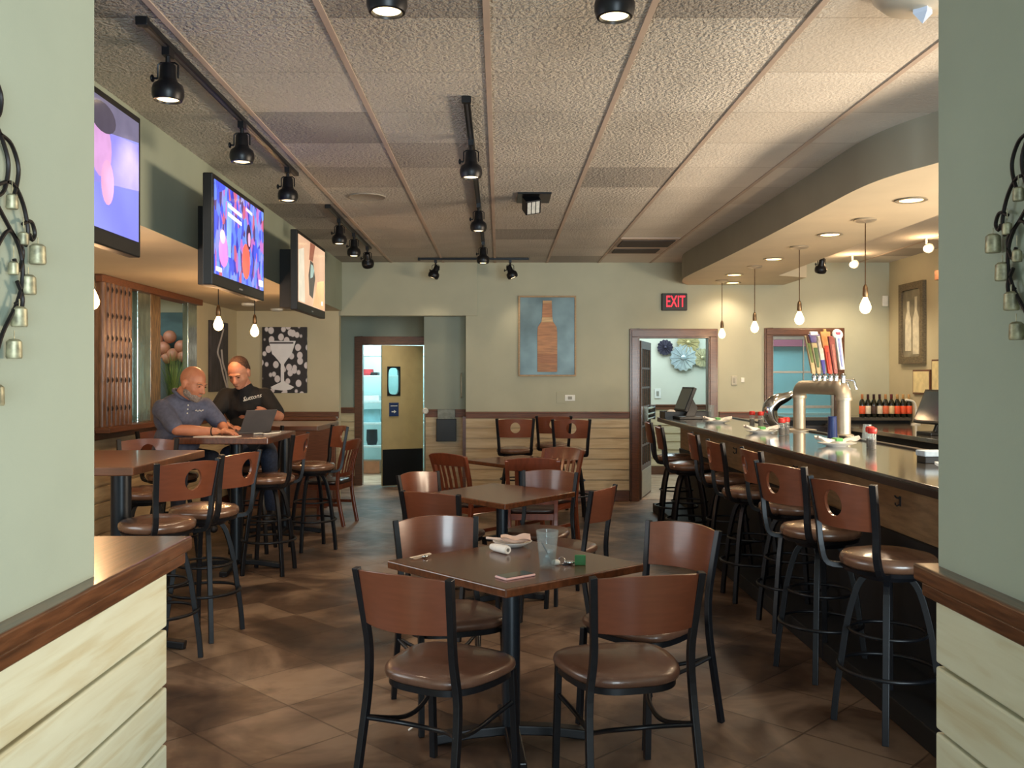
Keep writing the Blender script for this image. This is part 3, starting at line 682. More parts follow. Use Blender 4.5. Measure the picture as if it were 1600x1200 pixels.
# ------------------------------------------------------------------ televisions
def emit_mat(name, kind):
    m = bpy.data.materials.new(name); m.use_nodes = True; nt = m.node_tree; N = nt.nodes; L = nt.links; p = N['Principled BSDF']
    tc = N.new('ShaderNodeTexCoord'); mp = N.new('ShaderNodeMapping'); L.new(tc.outputs['Object'], mp.inputs[0])
    rp = N.new('ShaderNodeValToRGB'); e = rp.color_ramp.elements
    if kind == 'crowd':
        mp.inputs['Scale'].default_value = (1, 1.0, .55)
        v = N.new('ShaderNodeTexVoronoi'); v.inputs['Scale'].default_value = 24; L.new(mp.outputs[0], v.inputs['Vector'])
        sx = N.new('ShaderNodeSeparateColor'); L.new(v.outputs['Color'], sx.inputs[0]); L.new(sx.outputs[0], rp.inputs[0])
        rp.color_ramp.interpolation = 'CONSTANT'
        e[0].position = 0; e[0].color = rgb(70, 90, 235)
        for q, c in ((.2, (104, 136, 246)), (.42, (146, 150, 250)), (.56, (60, 60, 190)), (.66, (196, 112, 196)), (.76, (90, 62, 120)), (.86, (120, 160, 250))):
            k = e.new(q); k.color = rgb(*c)
        e[-1].position = .94; e[-1].color = rgb(206, 100, 130)
    else:
        nz = N.new('ShaderNodeTexNoise'); nz.inputs['Scale'].default_value = 2.2; L.new(mp.outputs[0], nz.inputs['Vector']); L.new(nz.outputs['Fac'], rp.inputs[0])
        a, b = ((128, 132, 236), (150, 156, 246)) if kind == 'lavender' else ((206, 160, 128), (228, 188, 152))
        e[0].position = .3; e[0].color = rgb(*a); e[1].position = .7; e[1].color = rgb(*b)
    p.inputs['Base Color'].default_value = (.01, .01, .012, 1); p.inputs['Roughness'].default_value = .2
    L.new(rp.outputs[0], p.inputs['Emission Color']); p.inputs['Emission Strength'].default_value = .82
    return m
def scr(name, c, e=.82): return M('screen_' + name, c, rough=.2, n=9, amt=.06, emis=e)
def tv(y0, y1, z0, z1, label, screen, deep, X=-1.57):
    yc, zc = (y0 + y1) / 2, (z0 + z1) / 2; w, h = (y1 - y0) / 2, (z1 - z0) / 2
    t = thing('television', label, 'television', (X, yc, zc), 0)
    MB().box(-.055, 0, -w, w, -h, h).build('housing', m_plastic, t, bevel=.006)
    MB().box(-.001, .003, -w + .03, w - .03, -h + .065, h - .03).build('screen', screen, t)
    MB().box(-.001, .004, -.03, .03, -h + .02, -h + .03).build('logo', M('logo_grey', (120, 120, 124), rough=.4, n=20), t)
    mb = MB(); mb.box(-.362, -.055, deep, deep + .2, -h * .72, h * .92); mb.build('wall_mount', m_plastic, t, bevel=.004)
    return t, w, h
def flat(t, name, pts, col, d, e=.82, nm=None):
    """flat picture area on the screen; pts = (right, up) seen from the room, u to +y"""
    mb = MB(); n = len(pts); mb._add([Vector((d, u, v)) for u, v in pts], [tuple(range(n))])
    return mb.build(name, scr(nm or name, col, e), t)
t, w, h = tv(2.9, 4.0, 2.044, 2.655, 'nearest wall television with a lavender picture', emit_mat('screen_lavender', 'lavender'), .1)
W0, H0, H1 = w - .03, h - .03, -h + .065
flat(t, 'picture_area', [(-W0, H0), (W0, H0), (W0, .19), (-W0, .06)], (98, 96, 124), .0035, .6, 'slate')
flat(t, 'picture_area', [(-.2, -.1), (W0, -.02), (W0, .18), (-.2, .12)], (118, 116, 200), .0035, .8, 'dusk')
def oval(cx, cy, rx, ry, n=18): return [(cx + rx * cos(2 * pi * i / n), cy + ry * sin(2 * pi * i / n)) for i in range(n)]
flat(t, 'picture_face', oval(.14, .08, .1, .12), (176, 134, 186), .0045, .75, 'face_dim')
flat(t, 'picture_hair', oval(.16, .20, .12, .06), (70, 66, 84), .005, .5, 'hair')
flat(t, 'picture_hand', oval(.2, -.05, .06, .09), (186, 138, 180), .005, .75, 'hand')
t, w, h = tv(5.0, 6.1, 2.03, 2.645, 'wall television showing a blue crowd, middle of three', emit_mat('screen_crowd', 'crowd'), .30)
for k in range(2): flat(t, 'caption_line', [(-.28, .19 - k * .05), (.0, .175 - k * .05), (.0, .152 - k * .05), (-.28, .167 - k * .05)], (235, 240, 250), .005, .8, 'caption')
flat(t, 'score_text', [(.1, .235), (.24, .225), (.24, .205), (.1, .215)], (210, 215, 250), .005, .7, 'score')
flat(t, 'picture_figure', oval(.1, -.1, .09, .11), (222, 96, 84), .0045, .85, 'orange')
flat(t, 'picture_hair', oval(.16, .06, .055, .08), (60, 34, 66), .0045, .6, 'dark_hair')
flat(t, 'picture_face', oval(.17, .045, .03, .045), (206, 150, 190), .005, .8, 'face')
flat(t, 'picture_figure', oval(-.36, -.1, .09, .09), (190, 110, 196), .0045, .8, 'pink_figure')
flat(t, 'picture_face', oval(-.38, -.02, .05, .04), (220, 170, 206), .005, .8, 'face')
flat(t, 'picture_figure', [(-.30, -.12), (-.22, -.12), (-.2, .2), (-.3, .2)], (112, 150, 250), .0045, .85, 'sky_figure')
flat(t, 'channel_text', [(-.5, -.225), (-.4, -.225), (-.4, -.20), (-.5, -.20)], (235, 235, 250), .005, .8, 'caption')
flat(t, 'channel_text', [(.4, -.22), (.5, -.22), (.5, -.18), (.4, -.18)], (235, 235, 250), .005, .8, 'caption')
t, w, h = tv(7.1, 8.24, 2.05, 2.675, 'farthest wall television showing a hand with a phone', emit_mat('screen_skin', 'skin'), .36)
flat(t, 'picture_area', [(-.54, -.24), (-.3, -.24), (-.34, .2), (-.54, .16)], (196, 190, 172), .0035, .8, 'wall_pale')
flat(t, 'picture_phone', [(-.14, -.16), (.0, -.18), (.1, .0), (.02, .12), (-.1, .13), (-.17, .0)], (74, 72, 70), .0045, .6, 'phone_dark')
flat(t, 'picture_phone', [(-.1, -.02), (.0, .0), (.06, .06), (.0, .1), (-.08, .1)], (150, 176, 170), .005, .7, 'phone_screen')
flat(t, 'picture_sleeve', [(-.15, .13), (.0, .13), (.1, .28), (-.1, .28)], (140, 88, 70), .0045, .7, 'sleeve')
flat(t, 'picture_hand', [(.0, -.24), (.5, -.24), (.5, .02), (.2, -.02)], (214, 148, 112), .004, .85, 'palm')
flat(t, 'channel_mark', oval(.4, -.19, .03, .02), (236, 236, 240), .005, .8, 'caption')

# ------------------------------------------------------------------ ceiling track lights
m_bulb = M('spot_lens', (255, 226, 170), rough=.3, n=60, amt=.06, emis=3.2)
m_bulb_off = M('spot_lens_off', (90, 86, 80), rough=.3, n=60, amt=.06)
def spot(loc, energy, col=(1, .78, .54), size=95, rad=.05, tgt=None):
    l = bpy.data.lights.new('track_lamp', 'SPOT'); l.energy = energy; l.color = col; l.spot_size = radians(size); l.spot_blend = .7; l.shadow_soft_size = rad
    o = bpy.data.objects.new('track_lamp', l); o.location = loc; COL.objects.link(o)
    if tgt: o.rotation_euler = (Vector(tgt) - Vector(loc)).to_track_quat('-Z', 'Y').to_euler()
    return o
def track(x0, y0, x1, y1, label):
    d = Vector((x1 - x0, y1 - y0, 0)); L = d.length
    t = thing('lighting_track', label, 'lighting track', (x0, y0, CZ), atan2(d.y, d.x))
    MB().box(0, L, -.018, .018, -.026, -.001).build('rail', m_black, t, bevel=.003)
    MB().box(.02, L - .02, -.006, .006, -.028, -.026).build('slot', M('track_slot', (70, 70, 74), rough=.4, n=20), t)
    MB().box(-.03, 0, -.024, .024, -.034, -.001).build('end_cap', m_black, t, bevel=.003)
    return t
track(-1.4, 3.6, -1.4, 6.3, 'black lighting track near the first television')
track(-1.4, 7.48, -1.4, 9.9, 'black lighting track beyond the middle television')
track(-.165, 4.61, -.165, 10.74, 'long black lighting track down the middle of the ceiling')
track(-.93, 10.78, .35, 10.78, 'crosswise black lighting track near the far wall')
def make_head(label):
    t = thing('track_spotlight', label, 'spotlight', (0, 0, 0))
    mb = MB(); mb.box(-.016, .016, -.03, .03, -.06, -.026); mb.tube([(0, 0, -.06), (0, 0, -.09)], .011); mb.build('adapter', m_black, t, smooth=40)
    mb = MB()
    mb.tube([(.043, 0, -.15), (.043, 0, -.095), (.03, 0, -.085), (-.03, 0, -.085), (-.043, 0, -.095), (-.043, 0, -.15)], .004, 6)
    mb.build('yoke', m_black, t, smooth=50)
    mb = MB(); mb.tube([(-.043, 0, -.15), (-.06, 0, -.15)], .005, 8); mb.ell((-.066, 0, -.15), (.008, .016, .016)); mb.build('knob', m_black, t, smooth=60)
    prof = [(.001, -.088), (.026, -.09), (.032, -.098), (.035, -.15), (.04, -.165), (.06, -.18), (.066, -.20), (.066, -.222), (.058, -.244), (.05, -.246), (.047, -.235), (.001, -.235)]
    MB().lathe(prof, 26).build('housing', m_black, t, smooth=45)
    MB().lathe([(.001, -.243), (.03, -.242), (.046, -.237)], 22).build('lens', m_bulb, t, smooth=60)
    return t
head0 = make_head('x'); first = [True]
def head(x, y, label, tilt=None, on=True, group=None, z=CZ):
    if first[0]: first[0] = False; t = head0; t.location = (x, y, z); t['label'] = label
    else: t = dup(head0, (x, y, z), 0, label)
    if tilt:
        piv = Vector((0, 0, -.15)); R = Matrix.Rotation(radians(tilt[0]), 4, tilt[1])
        X = Matrix.Translation(piv) @ R @ Matrix.Translation(-piv)
        for c in kids(t):
            if c.name.split('.')[0] in ('housing', 'lens'): c.matrix_local = X
        if not on:
            for c in kids(t):
                if c.name.startswith('lens'):
                    c.data = c.data.copy(); c.data.materials[0] = m_bulb_off
    return t
HE = 20
for x, y, lb, tg, en in (
    (-1.4, 3.86, 'nearest spotlight on the left ceiling track', (-1.6, 4.0), HE),
    (-1.4, 4.97, 'middle spotlight on the near left ceiling track', (-1.6, 5.4), 34),
    (-1.4, 6.05, 'third spotlight at the far end of the near left track', (-1.2, 6.3), 44),
    (-1.4, 8.0, 'first spotlight on the far left ceiling track', (-1.6, 8.2), HE),
    (-1.4, 8.8, 'second spotlight on the far left ceiling track', (-1.6, 9.2), HE),
    (-.165, 5.35, 'nearest spotlight hanging from the middle ceiling track', (-.1, 5.0), 9),
    (-.165, 7.30, 'second spotlight hanging from the middle ceiling track', (-.1, 7.2), 12),
    (-.165, 9.35, 'farthest spotlight hanging from the middle ceiling track', (-.1, 9.4), 16),
    (-.36, 2.93, 'left one of the two spotlights cut by the top of the photo', (-.5, 3.0), 3),
    (.375, 2.97, 'right one of the two spotlights cut by the top of the photo', (.3, 3.5), 3)):
    head(x, y, lb)
    spot((x, y, CZ - .27), en, tgt=(tg[0], tg[1], 0))
track(-.6, 2.93, .6, 2.93, 'crosswise black lighting track above the front table')
head(-1.4, 9.7, 'dark tilted spotlight at the far end of the left track', (35, 'X'), on=False)
head(-.75, 10.78, 'left spotlight on the crosswise track, tilted to the wall', (22, 'Y')); spot((-.77, 10.8, CZ - .28), 5, tgt=(-.9, 11.3, .6))
head(.13, 10.78, 'right spotlight on the crosswise track, tilted to the wall art', (-22, 'Y')); spot((.15, 10.8, CZ - .28), 5, tgt=(.6, 11.3, 1.3))
head(3.6, 10.2, 'spotlight hanging over the back bar near the soffit end', (25, 'X'))
spot((3.6, 10.1, CZ - .28), 20, tgt=(4.4, 11.0, 1.2))

# emergency gimbal lamp, speaker, vent, detectors
t = thing('gimbal_ceiling_light', 'square black ceiling fitting with an angled lamp near the middle track', 'ceiling light', (.27, 7.15, CZ))
MB().box(-.13, .13, -.19, .19, -.014, -.001).build('plate', m_black, t, bevel=.003)
Rg = Matrix.Translation((-.02, -.05, -.07)) @ Matrix.Rotation(radians(-50), 4, 'X') @ Matrix.Rotation(radians(-18), 4, 'Y')
MB().box(-.062, .062, -.06, .06, -.05, .05, Rg).build('lamp_box', m_black, t, bevel=.006)
mb = MB()
for i in range(3): mb.box(-.05 + i * .035, -.022 + i * .035, -.05, .05, -.053, -.049, Rg)
mb.build('lens', M('led_lens', (196, 196, 190), rough=.2, n=40, amt=.1), t)
MB().tube([(0, 0, -.005), (-.01, -.02, -.05)], .02, 10).build('neck', m_black, t, smooth=50)
o = MB().lathe([(.001, -.004), (.125, -.004), (.14, -.010), (.145, -.001)], 36, (-1.03, 7.13, CZ)).build('ceiling_speaker', M('speaker_grille', (170, 160, 146), rough=.8, n=90, amt=.1, bump=.3), smooth=40)
tag(o, 'round ceiling speaker grille beside the middle track', 'speaker')
o = MB().lathe([(.001, -.03), (.05, -.03), (.07, -.02), (.075, -.001)], 26, (-2.78, 10.1, SZ)).build('smoke_detector', m_white, smooth=40); tag(o, 'white smoke detector under the left soffit, left one of two', 'smoke detector')
o2 = o.copy(); COL.objects.link(o2); o2.location = (.13, .78, 0); o2['label'] = 'white smoke detector under the left soffit, right one near the far wall'
t = thing('ceiling_vent', 'square ceiling vent with two dark slots near the bar soffit', 'vent', (1.53, 9.82, CZ))
MB().box(-.3, .3, -.6, .55, -.012, -.001).build('frame', m_grid, t, bevel=.002)
m_slot = M('vent_slot_dark', (70, 62, 56), rough=.8, n=10)
mb = MB(); mb.box(-.27, .27, -.5, -.06, -.022, -.012); mb.build('slot', m_slot, t)
mb = MB(); mb.box(-.27, .22, .12, .42, -.022, -.012); mb.build('slot', m_slot, t)
t = thing('flush_ceiling_light', 'flush glass ceiling light cut by the top right of the photo', 'ceiling light', (1.53, 3.30, CZ))
MB().lathe([(.17, -.001), (.17, -.03), (.13, -.07), (.001, -.09)], 30).build('glass_bowl', M('frosted_glass', (216, 206, 188), rough=.35, n=10, amt=.03), t, smooth=50)
MB().lathe([(.035, -.07), (.035, -.10), (.001, -.135)], 4).build('finial', M('finial_glass', (196, 206, 228), rough=.15, n=10, amt=.03), t)

# ------------------------------------------------------------------ recessed cans in bar soffit and left soffit
m_can = M('recessed_lamp', (255, 236, 190), rough=.4, n=10, amt=.02, emis=2.6)
def can(x, y, z, label, r=.075, e=0):
    t = thing('recessed_light', label, 'recessed light', (x, y, z))
    MB().lathe([(r, -.001), (r + .022, -.003), (r + .024, -.008), (r + .004, -.010), (r - .004, -.006), (r - .004, -.001)], 30).build('trim_ring', m_steel, t, smooth=40)
    MB().lathe([(.001, -.004), (r - .003, -.004)], 24).build('lamp', m_can, t)
    if e: spot((x, y, z - .02), e, (1, .80, .58), 140, .06, (x - .25, y, 0))
can(2.64, 5.85, BZ, 'nearest recessed light in the bar soffit', e=48)
can(2.63, 7.26, BZ, 'recessed light between the first and second bar pendants', e=48)
can(2.63, 8.75, BZ, 'recessed light between the second and third bar pendants', e=48)
can(2.60, 10.1, BZ, 'recessed light between the two farthest bar pendants', e=40)
can(2.80, 10.95, BZ, 'farthest recessed light at the wall end of the bar soffit', e=20)
can(2.8, 4.3, BZ, 'recessed light in the bar soffit hidden behind the right column', e=40)

# ------------------------------------------------------------------ pendants
m_fil = M('warm_bulb_glass', (255, 214, 150), rough=.2, n=6, amt=.02, emis=5.5)
m_brass = M('aged_brass', (120, 96, 70), rough=.35, metal=.8, n=20, amt=.15)
def make_pendant(label, ztop, drop, canopy):
    t = thing('pendant_light', label, 'pendant light', (0, 0, ztop))
    if canopy: MB().lathe([(.075, -.001), (.078, -.012), (.06, -.022), (.012, -.026), (.001, -.034)], 26).build('canopy', m_steel, t, smooth=45)
    else: MB().lathe([(.03, -.001), (.03, -.01), (.001, -.016)], 18).build('canopy', m_black, t, smooth=45)
    zb = -drop
    MB().tube([(0, 0, -.02), (0, 0, zb + .14)], .0042, 6).build('cord', m_brass if canopy else m_black, t, smooth=60)
    MB().lathe([(.006, zb + .15), (.014, zb + .135), (.018, zb + .12), (.02, zb + .07), (.014, zb + .055), (.001, zb + .05)], 18).build('socket', m_brass, t, smooth=45)
    p = [(.012, zb + .065), (.016, zb + .05), (.03, zb + .02), (.04, zb - .01), (.038, zb - .032), (.026, zb - .052), (.012, zb - .06), (.001, zb - .062)]
    MB().lathe(p, 22).build('bulb', m_fil, t, smooth=80)
    return t
def plight(x, y, z, e, r=.045, c=(1, .66, .36)):
    l = bpy.data.lights.new('pendant_lamp', 'POINT'); l.energy = e; l.color = c; l.shadow_soft_size = r
    o = bpy.data.objects.new('pendant_lamp', l); o.location = (x, y, z); COL.objects.link(o)
p0 = make_pendant('nearest glowing pendant bulb over the bar', BZ, .62, True); p0.location = (2.63, 6.56, BZ)
for y, lb in ((7.94, 'second glowing pendant bulb over the bar'), (9.33, 'third glowing pendant bulb over the bar'), (10.7, 'farthest pendant bulb over the bar, beside the doorway')):
    dup(p0, (2.61, y, BZ), 0, lb)
for y in (6.56, 7.94, 9.33, 10.7): plight(2.62, y, BZ - .64, 12)
q0 = make_pendant('pendant bulb over the men with the laptop, right under the middle television', SZ, .375, False); q0.location = (-2.3, 7.48, SZ)
dup(q0, (-2.3, 5.16, SZ - .04), 0, 'pendant bulb beside the left column near the carved panel').location = (-2.3, 5.16, SZ)
c = dup(q0, (-2.3, 8.59, SZ), 0, 'farthest left pendant bulb beside the cocktail print')
for y in (5.16, 7.48, 8.59): plight(-2.3, y, SZ - .42, 22, .045, (1, .58, .28))
# small spotlights on the ceiling over the back bar
for x, y, lb in ((4.35, 9.3, 'bright adjustable lamp on the ceiling behind the soffit, nearer one'), (4.1, 10.6, 'bright adjustable lamp on the ceiling behind the soffit, farther one')):
    t = thing('adjustable_lamp', lb, 'ceiling light', (x, y, CZ))
    MB().tube([(0, 0, 0), (0, 0, -.06)], .012, 8).build('stem', m_white, t, smooth=60)
    MB().ell((.02, -.01, -.1), (.05, .06, .05)).build('shade', m_white, t, smooth=180)
    MB().ell((-.02, -.05, -.11), (.035, .025, .035)).build('bulb', m_can, t, smooth=180)
    spot((x - .03, y - .1, CZ - .16), 34, (1, .79, .52), 130, .06, (x, y + .3, 0))
    plight(x - .05, y - .14, CZ - .14, 4)
# ------------------------------------------------------------------ seating
def back_panel(mb, w0, w1, z0, z1, y0, y1, depth, t=.014, arch=.012, hole=0, n=14):
    """curved wooden back: w0/y0 at the bottom, w1/y1 at the top; bowed by depth towards -y"""
    def P(u, v, off):
        w = w0 + (w1 - w0) * v; y = y0 + (y1 - y0) * v
        z = z0 + (z1 - z0) * v + (arch * (1 - u * u) if v > .5 else 0) * (v - .5) * 2
        return Vector((w * u, y - depth * (1 - u * u) + off, z))
    if not hole:
        m = 5; vs = []; fs = []
        for off in (-t / 2, t / 2):
            for j in range(m + 1):
                for i in range(n + 1): vs.append(P(-1 + 2 * i / n, j / m, off))
        S = (m + 1) * (n + 1); idx = lambda i, j, s: s * S + j * (n + 1) + i
        for j in range(m):
            for i in range(n):
                fs.append((idx(i, j, 0), idx(i + 1, j, 0), idx(i + 1, j + 1, 0), idx(i, j + 1, 0))); fs.append((idx(i, j, 1), idx(i, j + 1, 1), idx(i + 1, j + 1, 1), idx(i + 1, j, 1)))
        for i in range(n):
            fs.append((idx(i, 0, 0), idx(i, 0, 1), idx(i + 1, 0, 1), idx(i + 1, 0, 0))); fs.append((idx(i, m, 0), idx(i + 1, m, 0), idx(i + 1, m, 1), idx(i, m, 1)))
        for j in range(m):
            fs.append((idx(0, j, 0), idx(0, j + 1, 0), idx(0, j + 1, 1), idx(0, j, 1))); fs.append((idx(n, j, 0), idx(n, j, 1), idx(n, j + 1, 1), idx(n, j + 1, 0)))
        mb._add(vs, fs); return
    K = 40; H = z1 - z0; W = (w0 + w1) / 2; ring = [0, .35, .7, 1.0]; vs = []; fs = []
    pts = []
    for k in range(K):
        a = 2 * pi * (k + .5) / K; c, s = cos(a), sin(a)
        iu, iv = hole * c / W, .5 + .04 + hole * s / H
        tt = min((1 / abs(c / W)) if abs(c) > 1e-9 else 99, ((.5 - .04) / (s / H)) if s > 0 else ((.54) / (-s / H)))
        pts.append([iu, iv, tt * c / W, .54 + tt * s / H])
    for qx, qz in ((-1, 0), (1, 0), (-1, 1), (1, 1)):
        i = min(range(K), key=lambda j: hypot(pts[j][2] - qx, pts[j][3] - qz)); pts[i][2], pts[i][3] = qx, qz
    R = len(ring)
    for off in (-t / 2, t / 2):
        for r in ring:
            for iu, iv, ou, ov in pts: vs.append(P(iu + (ou - iu) * r, iv + (ov - iv) * r, off))
    S = R * K
    for r in range(R - 1):
        for k in range(K):
            j = (k + 1) % K; a, b, c, d = r * K + k, r * K + j, (r + 1) * K + j, (r + 1) * K + k
            fs.append((a, b, c, d)); fs.append((S + a, S + d, S + c, S + b))
    for k in range(K):
        j = (k + 1) % K; fs.append((k, S + k, S + j, j)); a, b = (R - 1) * K + k, (R - 1) * K + j; fs.append((a, b, S + b, S + a))
    mb._add(vs, fs)

def cushion(mb, pr, z0, th, dome):
    """pr: list of (x,y) outline; rounded, domed cushion"""
    n = len(pr); vs = []; fs = []
    lv = [(.90, 0), (.985, .25), (1.0, .5), (.985, .75), (.93, .93), (.80, 1.0)]
    for s, v in lv:
        for x, y in pr: vs.append(Vector((x * s, y * s, z0 + th * v)))
    for s, dz in ((.55, .7), (.25, .95)):
        for x, y in pr: vs.append(Vector((x * s, y * s, z0 + th + dome * dz)))
    R = len(lv) + 2
    for r in range(R - 1):
        for k in range(n):
            j = (k + 1) % n; fs.append((r * n + k, r * n + j, (r + 1) * n + j, (r + 1) * n + k))
    vs.append(Vector((0, 0, z0 + th + dome))); c = len(vs) - 1
    for k in range(n): fs.append(((R - 1) * n + k, (R - 1) * n + (k + 1) % n, c))
    fs.append(tuple(reversed(range(n))))
    mb._add(vs, fs)

def make_chair():
    t = thing('dining_chair', 'x', 'chair', (0, 0, 0))
    pr = []
    for k in range(36):
        a = 2 * pi * k / 36; c, s = cos(a), sin(a); p = 2 / 3.2
        x = .222 * math.copysign(abs(c) ** p, c); y = .215 * math.copysign(abs(s) ** p, s)
        x *= 1.0 + .10 * (y / .215) if y > 0 else 1.0 + .16 * (y / .215)
        pr.append((x, y + .01))
    mb = MB(); cushion(mb, pr, .425, .05, .012); mb.build('seat', m_vinyl, t, smooth=60)
    mb = MB(); mb.prism([(x * .93, y * .93) for x, y in pr], .405, .428); mb.build('seat_frame', m_black, t, smooth=40)
    prof = cr([(.205, -.285, 0), (.20, -.245, .2), (.192, -.215, .40), (.180, -.225, .55), (.186, -.245, .68), (.198, -.275, .845)], 4)
    for sx in (-1, 1):
        MB().tube([(sx * x, y, z) for x, y, z in prof], .013, rect=(.0125, .0125), up=(0, 1, 0)).build('leg', m_black, t, bevel=.002)
    for sx in (-1, 1):
        MB().tube([(sx * .185, .18, .42), (sx * .19, .205, 0)], .012, rect=(.0125, .0125), up=(0, 1, 0)).build('leg', m_black, t, bevel=.002)
    mb = MB()
    for sx in (-1, 1):
        mb.tube(cr([(sx * .19, .195, .30), (sx * .155, .09, .262), (sx * .15, -.05, .25), (sx * .197, -.228, .30)], 5), .009, 8)
    mb.tube(cr([(-.197, -.235, .30), (-.1, -.13, .262), (0, -.10, .25), (.1, -.13, .262), (.197, -.235, .30)], 4), .009, 8)
    mb.build('stretcher', m_black, t, smooth=60)
    mb = MB(); back_panel(mb, .173, .188, .645, .838, -.243, -.272, .055, .013, .014); mb.build('backrest', m_chairwood, t, smooth=50, bevel=.002)
    return t
def make_stool():
    t = thing('bar_stool', 'x', 'bar stool', (0, 0, 0))
    pr = [(.20 * cos(2 * pi * k / 40), .20 * sin(2 * pi * k / 40)) for k in range(40)]
    mb = MB(); cushion(mb, pr, .70, .06, .018); mb.build('seat', m_vinyl_s, t, smooth=60)
    mb = MB(); mb.lathe([(.001, .655), (.12, .655), (.13, .675), (.185, .685), (.19, .702), (.001, .702)], 30); mb.build('swivel_plate', m_black, t, smooth=40)
    for k in range(4):
        a = pi / 4 + k * pi / 2; c, s = cos(a), sin(a)
        pts = cr([(.085, .66), (.125, .60), (.165, .45), (.19, .28), (.212, .12), (.222, 0)], 3)
        MB().tube([(r * c, r * s, z) for r, z in pts], .014, rect=(.0135, .0135), up=(c, s, 0)).build('leg', m_black, t, bevel=.002)
    def ring(R, z, r): return [(R * cos(2 * pi * k / 36), R * sin(2 * pi * k / 36), z) for k in range(36)]
    mb = MB(); mb.tube(ring(.205, .26, 0), .0095, 8, closed=True); mb.build('foot_ring', m_black, t, smooth=60)
    mb = MB(); mb.tube(ring(.158, .42, 0), .008, 8, closed=True); mb.build('brace_ring', m_black, t, smooth=60)
    for sx in (-1, 1):
        pts = cr([(sx * .12, -.10, .69), (sx * .165, -.185, .70), (sx * .172, -.215, .78), (sx * .18, -.225, .90), (sx * .195, -.255, 1.085)], 4)
        MB().tube(pts, .012, rect=(.012, .014), up=(0, 1, 0)).build('back_post', m_black, t, bevel=.002)
    mb = MB(); back_panel(mb, .170, .186, .885, 1.07, -.222, -.252, .05, .014, .014, hole=.052); mb.build('backrest', m_chairwood, t, smooth=40)
    return t
def make_slat():
    t = thing('slat_back_chair', 'x', 'chair', (0, 0, 0))
    pr = []
    for k in range(32):
        a = 2 * pi * k / 32; c, s = cos(a), sin(a); p = .5
        pr.append((.215 * math.copysign(abs(c) ** p, c), .205 * math.copysign(abs(s) ** p, s)))
    mb = MB(); cushion(mb, pr, .42, .045, .01); mb.build('seat', m_vinyl_d, t, smooth=60)
    mb = MB()
    for a in ((-.2, .2, .17, .195), (-.2, .2, -.195, -.17), (-.2, -.178, -.17, .17), (.178, .2, -.17, .17)): mb.box(*a, .37, .422)
    mb.build('seat_frame', m_slatwood, t, bevel=.003)
    for sx in (-1, 1):
        MB().tube(cr([(sx * .185, -.25, 0), (sx * .188, -.20, .25), (sx * .19, -.185, .43), (sx * .195, -.21, .65), (sx * .205, -.275, .86)], 3), .016, rect=(.017, .016), up=(0, 1, 0)).build('leg', m_slatwood, t, bevel=.004)
        MB().tube([(sx * .185, .18, .42), (sx * .185, .19, 0)], .016, rect=(.016, .016), up=(0, 1, 0)).build('leg', m_slatwood, t, bevel=.004)
    mb = MB(); back_panel(mb, .196, .208, .775, .865, -.248, -.275, .035, .022, .02); mb.build('top_rail', m_slatwood, t, smooth=50, bevel=.004)
    mb = MB(); back_panel(mb, .18, .18, .50, .54, -.19, -.195, .02, .02, 0); mb.build('lower_rail', m_slatwood, t, smooth=50)
    for k in range(5):
        x = -.12 + k * .06; b = 1 - (x / .19) ** 2
        MB().tube([(x, -.192 - .02 * b, .52), (x * 1.03, -.215 - .028 * b, .66), (x * 1.06, -.25 - .035 * b, .80)], .008, rect=(.015, .005), up=(0, 1, 0)).build('slat', m_slatwood, t, bevel=.002)
    for sx in (-.175, .175): MB().box(sx - .01, sx + .01, -.19, .185, .2, .23).build('stretcher', m_slatwood, t, bevel=.003)
    return t
CH = make_chair(); ST = make_stool(); SL = make_slat()
used = {}
def put(proto, x, y, fx, fy, label, group=None):
    k = proto.name
    if k not in used:
        used[k] = 1; proto.location = (x, y, 0); proto.rotation_euler = (0, 0, face(fx, fy)); proto['label'] = label
        if group: proto['group'] = group
        return proto
    return dup(proto, (x, y, 0), face(fx, fy), label, group)
G1 = 'curved back chairs around the centre tables'
put(CH, -.20, 3.39, .50, .87, 'dining chair in front at left, its plain reddish back towards the viewer', G1)
put(CH, .45, 3.40, -.22, .97, 'dining chair in front at right, its scuffed tan back towards the viewer', G1)
put(CH, -.215, 4.12, .32, -.95, 'dining chair behind the front table at left, back shining pale blue', G1)
put(CH, .63, 4.00, -.76, -.65, 'dining chair behind the front table at right, close to the bar stools', G1)
put(CH, -.27, 5.60, .5, .87, 'dining chair at the near left side of the second centre table', G1)
put(CH, -.36, 6.28, .77, -.63, 'dining chair at the far left side of the second centre table', G1)
put(CH, .27, 6.32, -.35, -.94, 'dining chair at the far side of the second centre table', G1)
put(CH, .40, 5.74, -.88, .47, 'dining chair at the right side of the second centre table', G1)
G2 = 'slat back wooden chairs around the far tables'
put(SL, -.25, 7.93, .68, .73, 'wooden slat back chair left of the far centre table', G2)
put(SL, .27, 7.55, 0.02, 1, 'wooden slat back chair in front of the far centre table', G2)
put(SL, .42, 8.12, -.6, -.8, 'wooden slat back chair right of the far centre table, under the stools', G2)
put(SL, -1.79, 9.55, -.97, .22, 'wooden slat back chair by the left wall tables, nearest the kitchen door', G2)
G3 = 'bar stools along the bar counter'
